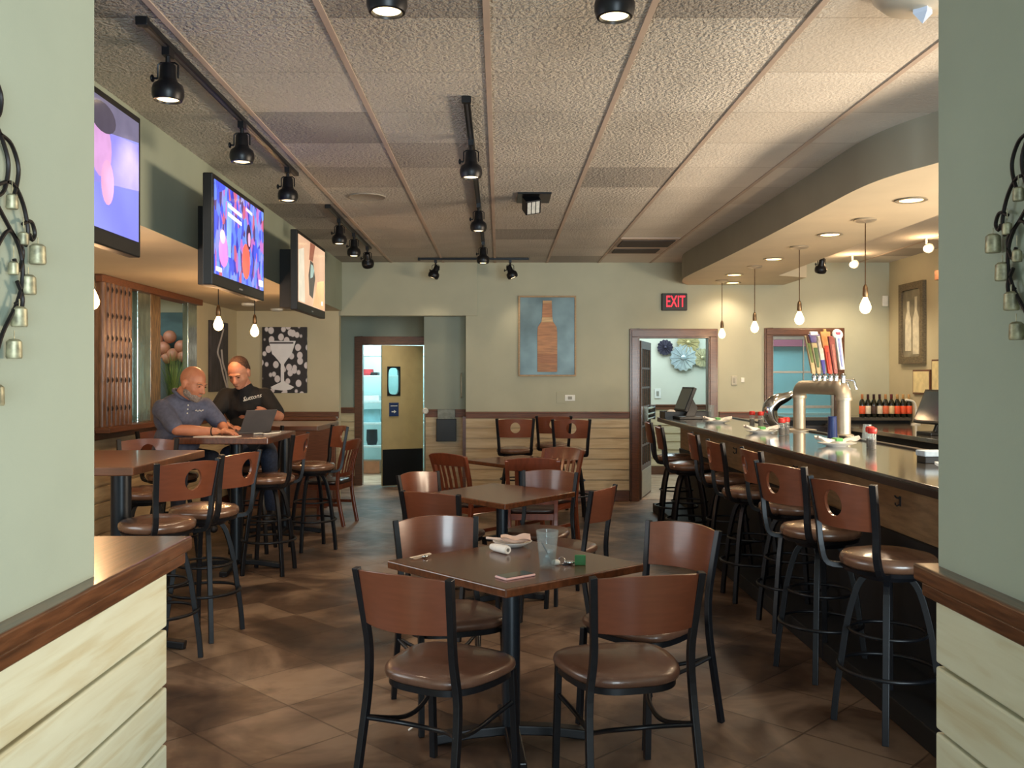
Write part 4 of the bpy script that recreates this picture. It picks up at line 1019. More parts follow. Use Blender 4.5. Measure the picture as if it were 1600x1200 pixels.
for i, (x, y, fx, fy, lb) in enumerate((
    (1.69, 3.97, .93, .33, 'bar stool at the counter nearest the right column'),
    (1.66, 4.72, .93, .33, 'second bar stool at the counter from the right column'),
    (1.79, 5.58, 1, .02, 'third bar stool at the counter from the right column, tucked under'),
    (1.74, 6.30, 1, .02, 'fourth bar stool at the counter from the right column'),
    (1.78, 7.12, 1, -.1, 'fifth bar stool at the counter from the right column'),
    (1.70, 8.15, 1, -.12, 'second bar stool at the counter from the doorway'),
    (1.74, 8.98, 1, -.1, 'bar stool at the counter nearest the doorway'))):
    put(ST, x, y, fx, fy, lb, G3)
G4 = 'bar stools at the high tables on the left'
put(ST, -1.84, 4.92, -.84, .54, 'bar stool at the nearest left high table, round hole in its back', G4)
put(ST, -1.75, 5.42, -.95, .3, 'bar stool just behind the one nearest the left half wall', G4)
put(ST, -1.80, 7.14, -1, .08, 'empty bar stool right of the table with the laptop', G4)
put(ST, -1.66, 8.13, -.86, -.5, 'bar stool at the farthest left high table', G4)
put(ST, -2.42, 6.25, .3, -.95, 'dark bar stool between the nearest left table and the bald man', G4)
put(ST, -2.62, 7.32, .63, -.77, 'bar stool the bald man sits on', G4)
put(ST, -2.16, 8.02, 0, -1, 'bar stool the man in the black shirt sits on', G4)
G5 = 'bar stools parked at the far wall'
put(ST, .17, 9.93, 0, 1, 'bar stool parked left at the far wall under the bottle art', G5)
put(ST, .76, 9.80, .03, 1, 'bar stool parked right at the far wall under the bottle art', G5)
put(ST, .62, 10.62, .0, 1, 'bar stool half hidden behind the right parked stool', G5)

# ------------------------------------------------------------------ tables
def table(label, corners, ztop, th, cx, cy, r, base_rot, mat, name='dining_table', arm=.32, fw=.03):
    t = thing(name, label, 'table', (cx, cy, 0))
    P = [(x - cx, y - cy) for x, y in corners]
    MB().prism(P, ztop - th, ztop).build('tabletop', mat, t, bevel=.006, seg=3)
    mb = MB(); mb.lathe([(r, .05), (r, ztop - th - .02)], 24); mb.build('pedestal', m_column, t, smooth=40)
    mb = MB(); R = Matrix.Rotation(base_rot, 4, 'Z')
    mb.box(-.22, .22, -.03, .03, ztop - th - .02, ztop - th - .001, R); mb.box(-.03, .03, -.22, .22, ztop - th - .02, ztop - th - .001, R); mb.build('top_bracket', m_black, t)
    mb = MB()
    for k in range(4):
        a = base_rot + k * pi / 2; c, s = cos(a), sin(a)
        mb.tube([(0, 0, .055), (arm * .5 * c, arm * .5 * s, .045), (arm * c, arm * s, .022)], .03, rect=(fw, .02), up=(0, 0, 1))
        mb.lathe([(.001, 0), (.022, 0), (.022, .012), (.001, .02)], 12, (arm * .95 * c, arm * .95 * s, 0))
    mb.build('base', m_black, t, bevel=.006)
    return t
table('square wooden table in front with a phone and a water glass on it', [(.0245, 3.32), (.60, 3.78), (.136, 4.34), (-.473, 3.85)], .75, .034, .05, 3.82, .038, radians(5), m_table)
table('empty square wooden table, second one in the centre row', [(.035, 5.55), (.515, 6.17), (-.04, 6.68), (-.45, 6.14)], .75, .036, .02, 6.15, .04, radians(20), m_table)
table('farthest square wooden table in the centre row', [(.13, 7.98), (.70, 8.55), (.22, 9.1), (-.31, 8.55)], .75, .034, .2, 8.55, .04, radians(10), m_table)
table('nearest high wooden table at left beside the half wall', [(-2.6, 4.55), (-1.84, 4.59), (-1.83, 5.68), (-2.6, 5.66)], 1.07, .045, -2.12, 5.12, .055, 0, m_table2, 'high_table', .36)
table('high wooden table with the laptop between the two men', [(-2.44, 6.83), (-1.73, 6.83), (-1.73, 7.76), (-2.44, 7.76)], 1.07, .05, -2.1, 7.3, .05, 0, m_table, 'high_table', .36)
table('farthest high wooden table at left near the cocktail print', [(-2.5, 8.45), (-1.68, 8.45), (-1.66, 9.45), (-2.5, 9.45)], 1.07, .045, -2.1, 8.95, .05, 0, m_table2, 'high_table', .36)
# wooden booth bench along the far left wall
t = thing('wooden_bench', 'brown wooden bench with a high back along the far left wall', 'bench', (-2.55, 10.9, 0))
MB().box(-.6, .56, .18, .25, 0, 1.0).build('backrest', m_woodh, t, bevel=.01)
MB().box(-.62, .58, .14, .28, 1.0, 1.045).build('cap', m_woodh, t, bevel=.012)
MB().box(-.6, .56, -.3, .18, .38, .46).build('seat', m_woodh, t, bevel=.02)
MB().box(-.58, .54, -.26, .18, 0, .38).build('base', m_wood, t, bevel=.004)

# ------------------------------------------------------------------ bar
m_slate = M('bar_slate_top', (86, 82, 76), rough=.10, n=5, amt=.12, coat=.6, detail=6)
m_edge = M('bar_edge_dark', (46, 38, 36), rough=.35, n=20, amt=.1)
m_barpanel = M('bar_front_boards', (150, 118, 84), rough=.5, n=6, stretch=(1, 1, 7), amt=.15)
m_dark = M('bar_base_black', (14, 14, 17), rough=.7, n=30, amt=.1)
t = thing('bar_counter', 'long bar counter with a glossy slate top on the right', 'bar counter', (2.2, 6.0, 0))
MB().box(-.40, .42, -3.2, 4.4, 1.055, 1.07).build('worktop', m_slate, t, bevel=.003)
mb = MB(); mb.box(-.402, .422, -3.2, 4.402, 1.02, 1.055); mb.build('worktop_edge', m_edge, t, bevel=.003)
mb = MB(); mb.box(-.14, -.10, -3.15, 4.35, .72, 1.02); mb.box(-.155, -.14, -3.15, 4.35, .98, 1.02); mb.build('front_panel', m_barpanel, t, bevel=.003)
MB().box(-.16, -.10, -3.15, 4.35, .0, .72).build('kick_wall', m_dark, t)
MB().box(-.46, -.16, -3.15, 4.35, 0, .10).build('dark_foot_box', m_dark, t, bevel=.006)  # low black box along the foot of the bar front
MB().box(-.10, .30, -3.15, 4.35, .0, 1.02).build('carcass', m_dark, t)
MB().box(-.14, .34, 4.35, 4.39, 0, 1.02).build('end_panel', m_barpanel, t, bevel=.003)
mb = MB(); mb.box(.375, .42, -3.2, 4.4, 1.07, 1.082); mb.build('spill_rail', m_edge, t, bevel=.004)
for i in range(4):
    y = -1.31 + i * 1.62
    mb = MB(); mb.box(-.145, -.14, y - .008, y + .008, .86, .91); mb.tube([(-.14, y, .90), (-.16, y, .903), (-.17, y, .915)], .004, 6); mb.tube([(-.14, y, .87), (-.158, y, .86), (-.166, y, .87), (-.166, y, .878)], .004, 6)
    mb.build('coat_hook', m_black, t, smooth=50)
# beer tower of wide steel pipe
t = thing('beer_tower', 'wide brushed steel pipe beer tower standing on the bar', 'beer tower', (2.6, 7.35, 1.07))
r = .05; A = Vector((-.06, .38, 0)); B = Vector((.03, -.38, 0)); z = .375
for p in (A, B):
    MB().lathe([(.001, .0), (.14 if p is A else .075, .0), (.14 if p is A else .075, .012), (.06, .02), (.001, .02)], 30, p).build('base_flange', m_steel, t, smooth=40)
    MB().tube([p + Vector((0, 0, .01)), p + Vector((0, 0, z - .08))], r, 26).build('riser_pipe', m_steel, t, smooth=60)
    MB().lathe([(r, z - .10), (r + .01, z - .10), (r + .012, z - .085), (r + .01, z - .075), (r, z - .075)], 26, p).build('collar', m_steel, t, smooth=40)
d = (B - A).normalized(); arc = []
pts = [A + Vector((0, 0, z - .08))]
for k in range(1, 7): a = pi / 2 * k / 6; pts.append(A + Vector((0, 0, z - .08)) + d * (.075 * (1 - cos(a))) + Vector((0, 0, .075 * sin(a))))
for k in range(0, 7): a = pi / 2 * (1 - k / 6); pts.append(B + Vector((0, 0, z - .08)) - d * (.075 * (1 - cos(a))) + Vector((0, 0, .075 * sin(a))))
MB().tube(pts, r + .006, 26, up=(1, 0, 0)).build('crossbar_pipe', m_steel, t, smooth=60)
def handle_thing(y, parts, label, lean=.045):
    # tap handle above a faucet on the crossbar
    f = (y - 7.35 + .38) / -.76 + 1; x = 2.6 + .03 + (-.09) * ((y - 6.97) / .76)
    h = thing('tap_handle', label, 'tap handle', (x, y, 1.07 + z + .056))
    mb = MB(); mb.tube([(.0, 0, -.02), (.0, 0, .035)], .016, 12); mb.tube([(.0, 0, 0), (.08, 0, .0), (.10, 0, -.07)], .012, 10); mb.lathe([(.018, .02), (.022, .03), (.012, .05), (.001, .05)], 14); mb.build('faucet', m_chrome, h, smooth=50)
    Sh = Matrix.Identity(4); Sh[0][2] = -lean / .36
    for nm, w0, w1, z0, z1, d_, col in parts:
        mb = MB()
        if d_ == 'ball': mb.ell((0, 0, (z0 + z1) / 2), (w1, w1 * .5, (z1 - z0) / 2), None); mb.bm.transform(Sh)
        else:
            mb.prism([(-w0, z0), (w0, z0), (w1, z1), (-w1, z1)], -d_, d_, Sh @ R90)
        mb.build(nm, M('tap_%d_%d_%d' % col, col, rough=.35, n=40, amt=.1), h, bevel=0 if d_ == 'ball' else .004, smooth=180 if d_ == 'ball' else None)
    return h
handle_thing(7.46, [('grip', .014, .034, .05, .36, .016, (206, 184, 138)), ('label', .010, .026, .14, .30, .019, (120, 140, 84)), ('emblem', .02, .024, .30, .36, .02, (110, 72, 60))], 'leftmost tan tap handle with a green stripe on the beer tower')
handle_thing(7.37, [('grip', .014, .032, .05, .30, .016, (196, 178, 134)), ('label', .01, .02, .1, .26, .019, (74, 104, 58)), ('head', .03, .044, .30, .37, .018, (108, 96, 150)), ('crown', .03, .03, .36, .39, .02, (232, 230, 226))], 'tan and green tap handle with a purple and white top')
handle_thing(7.28, [('grip', .012, .022, .05, .32, .016, (226, 224, 216)), ('label', .01, .016, .05, .16, .019, (60, 60, 170)), ('head', .016, .02, .31, .35, .018, (236, 236, 230))], 'slim white tap handle in the middle of the row')
handle_thing(7.18, [('grip', .016, .024, .05, .27, .018, (222, 74, 46)), ('head', .03, .04, .25, .38, .016, (220, 146, 82)), ('label', .006, .01, .08, .22, .021, (190, 60, 50)), ('finial', .014, .01, .37, .40, .012, (206, 160, 90))], 'red tap handle with an orange oval head')
handle_thing(7.09, [('grip', .014, .024, .05, .34, .016, (150, 64, 56)), ('label', .008, .012, .08, .28, .019, (186, 110, 96))], 'dark red tap handle beside the round topped one')
handle_thing(6.98, [('grip', .018, .022, .08, .33, .016, (226, 222, 214)), ('label', .008, .010, .10, .32, .019, (126, 136, 190)), ('head', .04, .042, .31, .39, 'ball', (238, 236, 230)), ('emblem', .014, .02, .345, .365, .024, (206, 60, 84))], 'white and blue tap handle with a round white top')
# curved chrome tap left of the tower
t = thing('chrome_tap_tower', 'curved chrome tap tower left of the steel pipe tower', 'beer tower', (2.62, 8.55, 1.07))
c_ = cr([(.0, 0, .0), (-.07, 0, .07), (-.085, 0, .16), (-.03, 0, .23), (.06, 0, .265), (.13, 0, .30)], 5)
n_ = len(c_); MB().tube(c_, [.045 + .03 * sin(pi * min(1, i / n_ * 1.15)) - .012 * (i / n_) for i in range(n_)], 20, up=(0, 1, 0)).build('body', m_chrome, t, smooth=60)
MB().lathe([(.001, 0), (.06, 0), (.06, .01), (.045, .02), (.001, .02)], 24, (0, 0, 0)).build('base', m_chrome, t, smooth=40)
MB().ell((.06, -.05, .03), (.022, .018, .022)).build('valve', m_steel, t, smooth=180)

# ---- plates with napkins, shakers, cups on the bar
m_green = M('green_card', (96, 176, 92), rough=.5, n=20, amt=.08)
def make_plate(label):
    t = thing('oval_plate', label, 'plate', (0, 0, 0))
    mb = MB(); S = Matrix.Diagonal(Vector((1.25, .85, 1)))
    mb.lathe([(.001, .0), (.055, .0), (.06, .006), (.10, .02), (.102, .024), (.098, .024), (.055, .011), (.001, .010)], 32, (0, 0, 0), S); mb.build('plate', m_china, t, smooth=50)
    mb = MB(); nx, ny = 22, 8; vs = []; fs = []
    for off in (0, .012):
        for j in range(ny + 1):
            for i in range(nx + 1):
                u = -1 + 2 * i / nx; v = -1 + 2 * j / ny
                vs.append(Vector((.135 * u, .045 * v * (1 - .35 * (1 - abs(u)) ** .5), .026 + .026 * u * u + .008 * sin(9 * u + 3 * v) + off)))
    S_ = (nx + 1) * (ny + 1)
    for j in range(ny):
        for i in range(nx):
            a = j * (nx + 1) + i; fs.append((a, a + 1, a + nx + 2, a + nx + 1)); fs.append((S_ + a, S_ + a + nx + 1, S_ + a + nx + 2, S_ + a + 1))
    edge = [i for i in range(nx + 1)] + [(j + 1) * (nx + 1) - 1 for j in range(1, ny + 1)] + [ny * (nx + 1) + i for i in range(nx - 1, -1, -1)] + [j * (nx + 1) for j in range(ny - 1, 0, -1)]
    for k in range(len(edge)): a, b = edge[k], edge[(k + 1) % len(edge)]; fs.append((a, b, S_ + b, S_ + a))
    mb._add(vs, fs); mb.build('napkin', m_paper, t, smooth=60)
    MB().box(-.022, .022, -.047, .04, .034, .054).build('napkin_band', m_green, t, bevel=.002)
    return t
pl = make_plate('white oval plate with banded napkin on the bar, beside the blue cup'); pl.location = (2.22, 6.0, 1.07)
dup(pl, (2.12, 7.38, 1.07), 0, 'white oval plate with banded napkin on the bar, in front of the chrome tap')
dup(pl, (2.16, 9.04, 1.07), 0, 'farthest white oval plate with banded napkin on the bar')
dup(pl, (2.13, 4.20, 1.07), .5, 'plate with napkin on the bar cut by the right column')
m_redcap = M('red_shaker_cap', (200, 44, 36), rough=.4, n=20)
def make_shaker(label):
    t = thing('spice_shaker', label, 'shaker', (0, 0, 0))
    MB().lathe([(.001, 0), (.024, 0), (.026, .006), (.026, .095), (.024, .10), (.001, .10)], 18).build('glass', m_glass, t, smooth=40)
    MB().lathe([(.001, .003), (.022, .003), (.022, .06), (.001, .062)], 16).build('contents', M('spice_dark', (96, 84, 74), rough=.8, n=90, amt=.3), t, smooth=40)
    MB().lathe([(.026, .10), (.028, .105), (.028, .128), (.022, .136), (.001, .138)], 18).build('cap', m_redcap, t, smooth=40)
    return t
sk = make_shaker('red capped shaker on the bar nearest the right column'); sk.location = (2.34, 5.73, 1.07)
dup(sk, (2.38, 5.86, 1.07), 0, 'red capped shaker just behind the nearest one on the bar')
dup(sk, (2.19, 7.08, 1.07), 0, 'red capped shaker in front of the chrome tap tower')
dup(sk, (2.27, 7.22, 1.07), 0, 'red capped shaker behind the front one at the steel tower foot')
dup(sk, (2.37, 8.56, 1.07), 0, 'left one of the two farthest red capped shakers on the bar')
dup(sk, (2.42, 8.45, 1.07), 0, 'right one of the two farthest red capped shakers on the bar')
o = MB().lathe([(.001, 0), (.034, 0), (.036, .01), (.030, .155), (.032, .165), (.026, .165), (.026, .1), (.001, .1)], 26, (2.455, 6.73, 1.07)).build('blue_cup', M('blue_tumbler', (30, 50, 104), rough=.3, n=10, amt=.1), smooth=40)
tag(o, 'tall dark blue tumbler on the bar at the steel tower foot', 'cup')
o = MB().lathe([(.001, .0), (.04, 0), (.03, .12), (.027, .12), (.036, .006), (.001, .006)], 24, (2.60, 6.45, 1.07)).build('clear_tumbler', m_glass, smooth=40); tag(o, 'clear tumbler on the bar right of the steel tower', 'glass')
t = thing('napkin_holder', 'pale blue folded napkin stack on the bar by the right column', 'napkins', (2.30, 4.83, 1.07))
MB().box(-.07, .04, -.05, .05, 0, .035).build('holder', m_plastic, t, bevel=.003); MB().box(-.075, .05, -.055, .055, .035, .065).build('napkins', M('napkin_blue', (196, 214, 228), rough=.8, n=20), t, bevel=.006)

# ---- POS terminals
def pos(label, x, y, z, rz, s=1):
    t = thing('register_screen', label, 'register', (x, y, z), rz)
    X = Matrix.Translation((0, 0, .22 * s)) @ Matrix.Rotation(radians(-22), 4, 'X')
    MB().box(-.19 * s, .19 * s, -.02, .02, -.14 * s, .15 * s, X).build('monitor', m_plastic, t, bevel=.006)
    MB().box(-.17 * s, .17 * s, -.022, -.02, -.12 * s, .13 * s, X).build('screen', M('dark_screen', (60, 74, 86), rough=.12, n=4, amt=.1), t)
    MB().tube([(0, .04, .0), (0, .09, .12 * s), (0, .03, .22 * s)], .03, rect=(.05, .02), up=(1, 0, 0)).build('stand', m_plastic, t, bevel=.004)
    MB().box(-.12, .12, -.1, .16, 0, .03).build('base', m_plastic, t, bevel=.006)
    return t
pos('black register screen at the far end of the bar in front of the doorway', 2.02, 9.93, 1.07, radians(-82), .95)
t = thing('bar_tray', 'black tray of small things at the far bar end under the register screen', 'tray', (1.97, 10.2, 1.07))
MB().box(-.14, .35, -.16, .16, .0, .02).build('tray_floor', m_plastic, t, bevel=.004)
mb = MB(); mb.box(-.14, .35, -.17, -.16, 0, .075); mb.box(-.14, .35, .16, .17, 0, .075); mb.box(-.15, -.14, -.17, .17, 0, .075); mb.box(.35, .36, -.17, .17, 0, .075); mb.build('tray_rim', m_plastic, t, bevel=.003)
MB().ell((-.05, 0, .06), (.05, .04, .035)).build('crumpled_paper', m_paper, t, smooth=180)
o = MB().lathe([(.001, 0), (.03, 0), (.036, .15), (.034, .15), (.028, .006), (.001, .006)], 22, (2.32, 10.0, 1.07)).build('clear_tumbler', m_glass, smooth=40); tag(o, 'clear tumbler right of the register screen at the far bar end', 'glass')
pos('dark register screen on the back bar beside the right column', 4.02, 8.45, .99, radians(-84), 1.15)

# ---- back bar
t = thing('back_bar_counter', 'dark back bar counter along the far bar wall', 'counter', (4.1, 10.85, 0))
MB().box(-.75, .69, -.25, .36, 1.02, 1.06).build('worktop', m_slate, t, bevel=.004)
MB().box(-.72, .69, -.2, .36, 0, 1.02).build('cabinet', m_dark, t)
for k in range(3): MB().box(-.70 + k * .47, -.25 + k * .47, -.22, -.2, .1, .96).build('door', m_edge, t, bevel=.004)
t = thing('side_bar_counter', 'dark slate counter along the right wall behind the bar', 'counter', (4.3, 8.6, 0))
MB().box(-.55, .49, -2.4, 1.9, .95, .99).build('worktop', m_slate, t, bevel=.004)
MB().box(-.5, .49, -2.35, 1.9, 0, .95).build('cabinet', m_dark, t)
mb = MB(); mb.box(4.50, 4.60, 9.2, 9.32, .99, CZ - .35); mb.box(4.46, 4.64, 9.16, 9.36, CZ - .42, CZ - .32); mb.box(4.47, 4.63, 9.17, 9.35, .99, 1.06)
tag(mb.build('back_bar_post', m_wood, bevel=.004), 'dark wooden post rising from the back bar beside the right column', 'post')
bc = [((232, 96, 54), (190, 120, 70)), ((226, 214, 190), (60, 20, 24)), ((70, 50, 44), (50, 18, 22)), ((226, 214, 190), (60, 20, 24)), ((220, 110, 72), (196, 140, 86)), ((230, 200, 150), (110, 40, 40)), ((236, 92, 52), (206, 160, 100)), ((236, 92, 52), (206, 160, 100)), ((236, 92, 52), (206, 160, 100))]
desc = ['leftmost wine bottle on the back bar, orange label', 'second wine bottle from the left, tall cream label', 'third wine bottle from the left, dark label', 'fourth wine bottle from the left, cream label', 'middle wine bottle on the back bar, salmon label', 'wine bottle with a narrow tan label, fourth from the right', 'third wine bottle from the right, orange label and tan neck foil', 'second wine bottle from the right, orange label and tan neck foil', 'rightmost wine bottle on the back bar, orange label']
m_bglass = M('dark_bottle_glass', (22, 26, 18), rough=.08, n=10, amt=.1, coat=.5)
for k in range(9):
    lc, fc = bc[k]
    b = thing('wine_bottle', desc[k], 'bottle', (4.22 + k * .068, 10.62, 1.06), 0, 'wine bottles on the back bar')
    MB().lathe([(.001, 0), (.030, 0), (.033, .006), (.033, .16), (.028, .185), (.014, .21), (.012, .262), (.001, .263)], 18).build('glass_body', m_bglass, b, smooth=40)
    MB().lathe([(.0335, .04), (.0342, .042), (.0342, .13), (.0335, .132)], 18).build('label', M('bottle_label_%d_%d' % lc[:2], lc, rough=.6, n=30, amt=.06), b, smooth=40)
    MB().lathe([(.0128, .21), (.0145, .212), (.0145, .266), (.001, .268)], 14).build('neck_foil', M('foil_%d_%d' % fc[:2], fc, rough=.4, n=30), b, smooth=40)
t = thing('chrome_utensil', 'slim metal jigger standing on the side counter behind the bar', 'utensil', (3.88, 7.75, .99))
MB().lathe([(.001, 0), (.04, 0), (.03, .012), (.006, .018), (.006, .19), (.001, .192)], 18).build('stem', m_chrome, t, smooth=40)
t = thing('bar_lamp', 'pale arched hood on the back bar right of the wine bottles', 'lamp', (4.7, 10.3, .99))
MB().tube(cr([(0, 0, 0), (.0, 0, .18), (-.03, 0, .26), (-.12, 0, .28)], 5), .012, 10).build('arm', m_white, t, smooth=60)
MB().lathe([(.001, 0), (.05, 0), (.05, .012), (.001, .016)], 20).build('foot', m_white, t, smooth=40)

# ------------------------------------------------------------------ things on the front table
TZ = .75
t = thing('round_plate', 'small white plate with a crumpled pink napkin on the front table', 'plate', (.06, 4.17, TZ))
MB().lathe([(.001, 0), (.045, 0), (.055, .006), (.088, .022), (.09, .026), (.085, .026), (.05, .011), (.001, .009)], 36).build('plate', m_china, t, smooth=50)
mb = MB(); n = 12; vs = []; fs = []
random.seed(3)
for off in (0, .003):
    for j in range(n + 1):
        for i in range(n + 1):
            u, v = -1 + 2 * i / n, -1 + 2 * j / n; rr = max(abs(u), abs(v))
            vs.append(Vector((.068 * u + .015, .06 * v, .016 + .022 * rr ** 2 + .006 * sin(5 * u + 2) * cos(4 * v) + .008 * max(0, u * v) + off)))
S_ = (n + 1) ** 2
for j in range(n):
    for i in range(n): a = j * (n + 1) + i; fs += [(a, a + 1, a + n + 2, a + n + 1), (S_ + a, S_ + a + n + 1, S_ + a + n + 2, S_ + a + 1)]
mb._add(vs, fs); mb.build('napkin', M('pink_napkin', (236, 206, 190), rough=.85, n=20, amt=.06), t, smooth=60, weld=False)
mb = MB(); mb.tube([(-.01, .0, .03), (-.09, .02, .032), (-.12, .025, .034)], .006, 8); mb.build('rolled_corner', M('pink_napkin', (236, 206, 190)), t, smooth=60)
t = thing('rolled_napkin', 'rolled white napkin lying in front of the plate on the front table', 'napkin', (.0, 4.02, TZ + .019), radians(-52))
MB().tube([(-.055, 0, 0), (-.03, 0, 0), (.05, 0, .001), (.062, 0, .001)], [.013, .017, .019, .017], 16).build('roll', m_paper, t, smooth=50)
MB().tube([(.0618, 0, .001), (.0630, 0, .001)], .008, 12).build('core', M('napkin_core', (120, 112, 104), rough=.9, n=20), t)
t = thing('pint_glass', 'clear pint glass of melting ice with a black straw on the front table', 'glass', (.195, 3.70, TZ))
MB().lathe([(.001, 0), (.030, 0), (.032, .004), (.046, .15), (.0445, .151), (.0300, .012), (.001, .010)], 32).build('glass', m_glass, t, smooth=40)
MB().lathe([(.001, .011), (.029, .011), (.034, .062), (.001, .063)], 26).build('water', glass_mat('water_in_glass', (236, 240, 240), .12, .02), t, smooth=40)
random.seed(5)
for k in range(5):
    a = random.uniform(0, 6.28); r_ = random.uniform(.004, .014); R = Matrix.Translation((r_ * cos(a), r_ * sin(a), .03 + k * .009)) @ Matrix.Rotation(a, 4, 'X') @ Matrix.Rotation(a * 2, 4, 'Z')
    MB().box(-.009, .009, -.009, .009, -.009, .009, R).build('ice_cube', glass_mat('ice', (240, 244, 246), .3, .08, .7), t, bevel=.003)
MB().tube([(-.022, .01, .10), (.0, .0, .06), (.014, -.004, .014)], .003, 8).build('straw', m_plastic, t, smooth=60)
t = thing('phone', 'phone with a dark screen and pink case lying on the front table', 'phone', (.062, 3.53, TZ), radians(-52))
MB().box(-.037, .037, -.073, .073, 0, .009).build('case', M('pink_case', (226, 178, 172), rough=.4, n=20, amt=.05), t, bevel=.004)
MB().box(-.033, .033, -.069, .069, .009, .0105).build('screen', M('phone_glass', (14, 14, 18), rough=.06, n=8, coat=.5), t, bevel=.001)
t = thing('car_keys', 'bunch of keys with rings and a small light disc beside the pint glass', 'keys', (.255, 3.76, TZ))
MB().ell((-.022, -.01, .012), (.018, .014, .012)).build('disc_fob', m_white, t, smooth=180)
MB().tube([(.014 * cos(2 * pi * k / 20) + .002, .004 * sin(2 * pi * k / 20), .016 + .014 * sin(2 * pi * k / 20)) for k in range(20)], .0022, 6, closed=True).build('ring', m_chrome, t, smooth=60)
MB().ell((.035, 0, .009), (.022, .012, .009)).build('key_fob', m_chrome, t, smooth=180)
MB().box(.005, .03, -.012, -.004, 0, .004).build('key', m_black, t)
o = MB().box(.310, .355, 3.742, 3.758, TZ, TZ + .042).build('green_card', M('green_paper_card', (64, 136, 82), rough=.35, n=20, amt=.1), bevel=.003); tag(o, 'small green block standing right of the keys on the front table', 'card')
t = thing('straw_wrapper', 'torn paper strip at the left corner of the front table', 'paper', (-.335, 3.90, TZ), radians(38))
mb = MB(); mb.box(-.05, .05, -.008, .008, .003, .005, Matrix.Rotation(radians(-8), 4, 'Y')); mb.box(-.05, .05, -.008, .008, .0095, .0115, Matrix.Rotation(radians(-4), 4, 'Y')); mb.build('paper_strip', M('cream_strip', (240, 216, 190), rough=.8, n=20), t)
MB().ell((.01, -.018, .008), (.014, .008, .007)).build('foil_scrap', m_chrome, t, smooth=180)
o = MB().tube(cr([(-.325, 3.92 - .62 + .30, .004), (-.30, 3.62, .012), (-.27, 3.615, .006), (-.265, 3.58, .004)], 4), .004, 6).build('paper_curl', m_paper, smooth=60)
o.data.transform(Matrix.Translation((-.065, .33, 0))); tag(o, 'small curl of white paper on the floor under the front left chair', 'paper')
# ------------------------------------------------------------------ hanging bell ornaments on both columns
def ornament(label, x, yc, zc, sx, mir):
    t = thing('bell_ornament', label, 'wall ornament', (x, yc, zc))
    def S(pts, r=.0032): return [(sx * .018, p[0] * mir, p[1]) for p in pts]
    mb = MB()
    C = [[(0, .22), (.03, .19), (.05, .15), (.035, .10), (0, .08)], [(0, .30), (.025, .27), (.02, .235), (0, .22)], [(0, .08), (.06, .03), (.10, .0), (.085, -.04), (.07, -.02)],
         [(.0, .10), (.06, .12), (.10, .09), (.12, .04), (.11, .01)], [(0, -.02), (.05, .03), (.09, .0), (.1, -.05), (.08, -.10), (.03, -.16), (0, -.22)], [(.02, .2), (.06, .19), (.085, .15), (.07, .1), (.05, .09)],
         [(.1, .05), (.13, .06), (.145, .04), (.135, .025), (.125, .035)], [(0, .3), (0, .0), (0, -.24)], [(.08, -.06), (.1, -.09), (.09, -.12), (.075, -.10)]]
    for c in C:
        for m in (1, -1):
            mb.tube(cr([(sx * .018, p[0] * m, p[1]) for p in c], 5), .0038, 6)
    mb.box(*sorted((0, sx * .015)), -.01, .01, .24, .26)
    mb.build('scroll_frame', M('wrought_iron', (38, 34, 34), rough=.5, metal=.6, n=30), t, smooth=50)
    pr = [(.012, 0), (.0135, .003), (.0125, .030), (.008, .034), (.001, .035)]
    for q, (yy, zz, k) in enumerate(((.148, -.0, 1.15), (.112, -.062, 1.1), (.08, -.125, 1.1), (.062, -.185, 1.05), (.095, .03, .7), (.06, -.03, .7), (.055, .09, .8), (-.148, .0, 1.15), (-.112, -.062, 1.1), (-.08, -.125, 1.1), (-.062, -.185, 1.05), (0, -.27, 1.1))):
        m = MB(); m.lathe([(r_ * k, z_ * k) for r_, z_ in pr], 14, (sx * .022, yy, zz - .02)); m.tube([(sx * .022, yy, zz + .012), (sx * .022, yy, zz + .032)], .001, 5)
        m.build('bell', M('tarnished_bell', (176, 170, 138), rough=.45, metal=.35, n=60, amt=.25), t, smooth=40)
    return t
ornament('wrought iron scroll with small hanging bells on the left column', -.918, 1.625, 1.76, 1, 1)
ornament('wrought iron scroll with small hanging bells on the right column', 1.051, 1.755, 1.80, -1, 1)
# ------------------------------------------------------------------ people
def remeshed(name, mb, mat, parent, vox=.007, sm=4, fac=.5):
    o = mb.build(name, mat, None)
    r = o.modifiers.new('r', 'REMESH'); r.mode = 'VOXEL'; r.voxel_size = vox; r.use_smooth_shade = True
    if sm: s = o.modifiers.new('s', 'SMOOTH'); s.iterations = sm; s.factor = fac
    dg = bpy.context.evaluated_depsgraph_get(); dg.update()
    me = bpy.data.meshes.new_from_object(o.evaluated_get(dg)); bpy.data.objects.remove(o)
    me.shade_smooth(); me.materials.clear(); me.materials.append(mat)
    q = bpy.data.objects.new(name, me); COL.objects.link(q)
    q.parent = parent; q.location = -Vector(parent.location)
    return q
def basis(fwd, up):
    f = Vector(fwd).normalized(); u = Vector(up); u = (u - f * u.dot(f)).normalized(); r = f.cross(u)
    return Matrix((r, f, u)).transposed()      # columns: right, forward, up
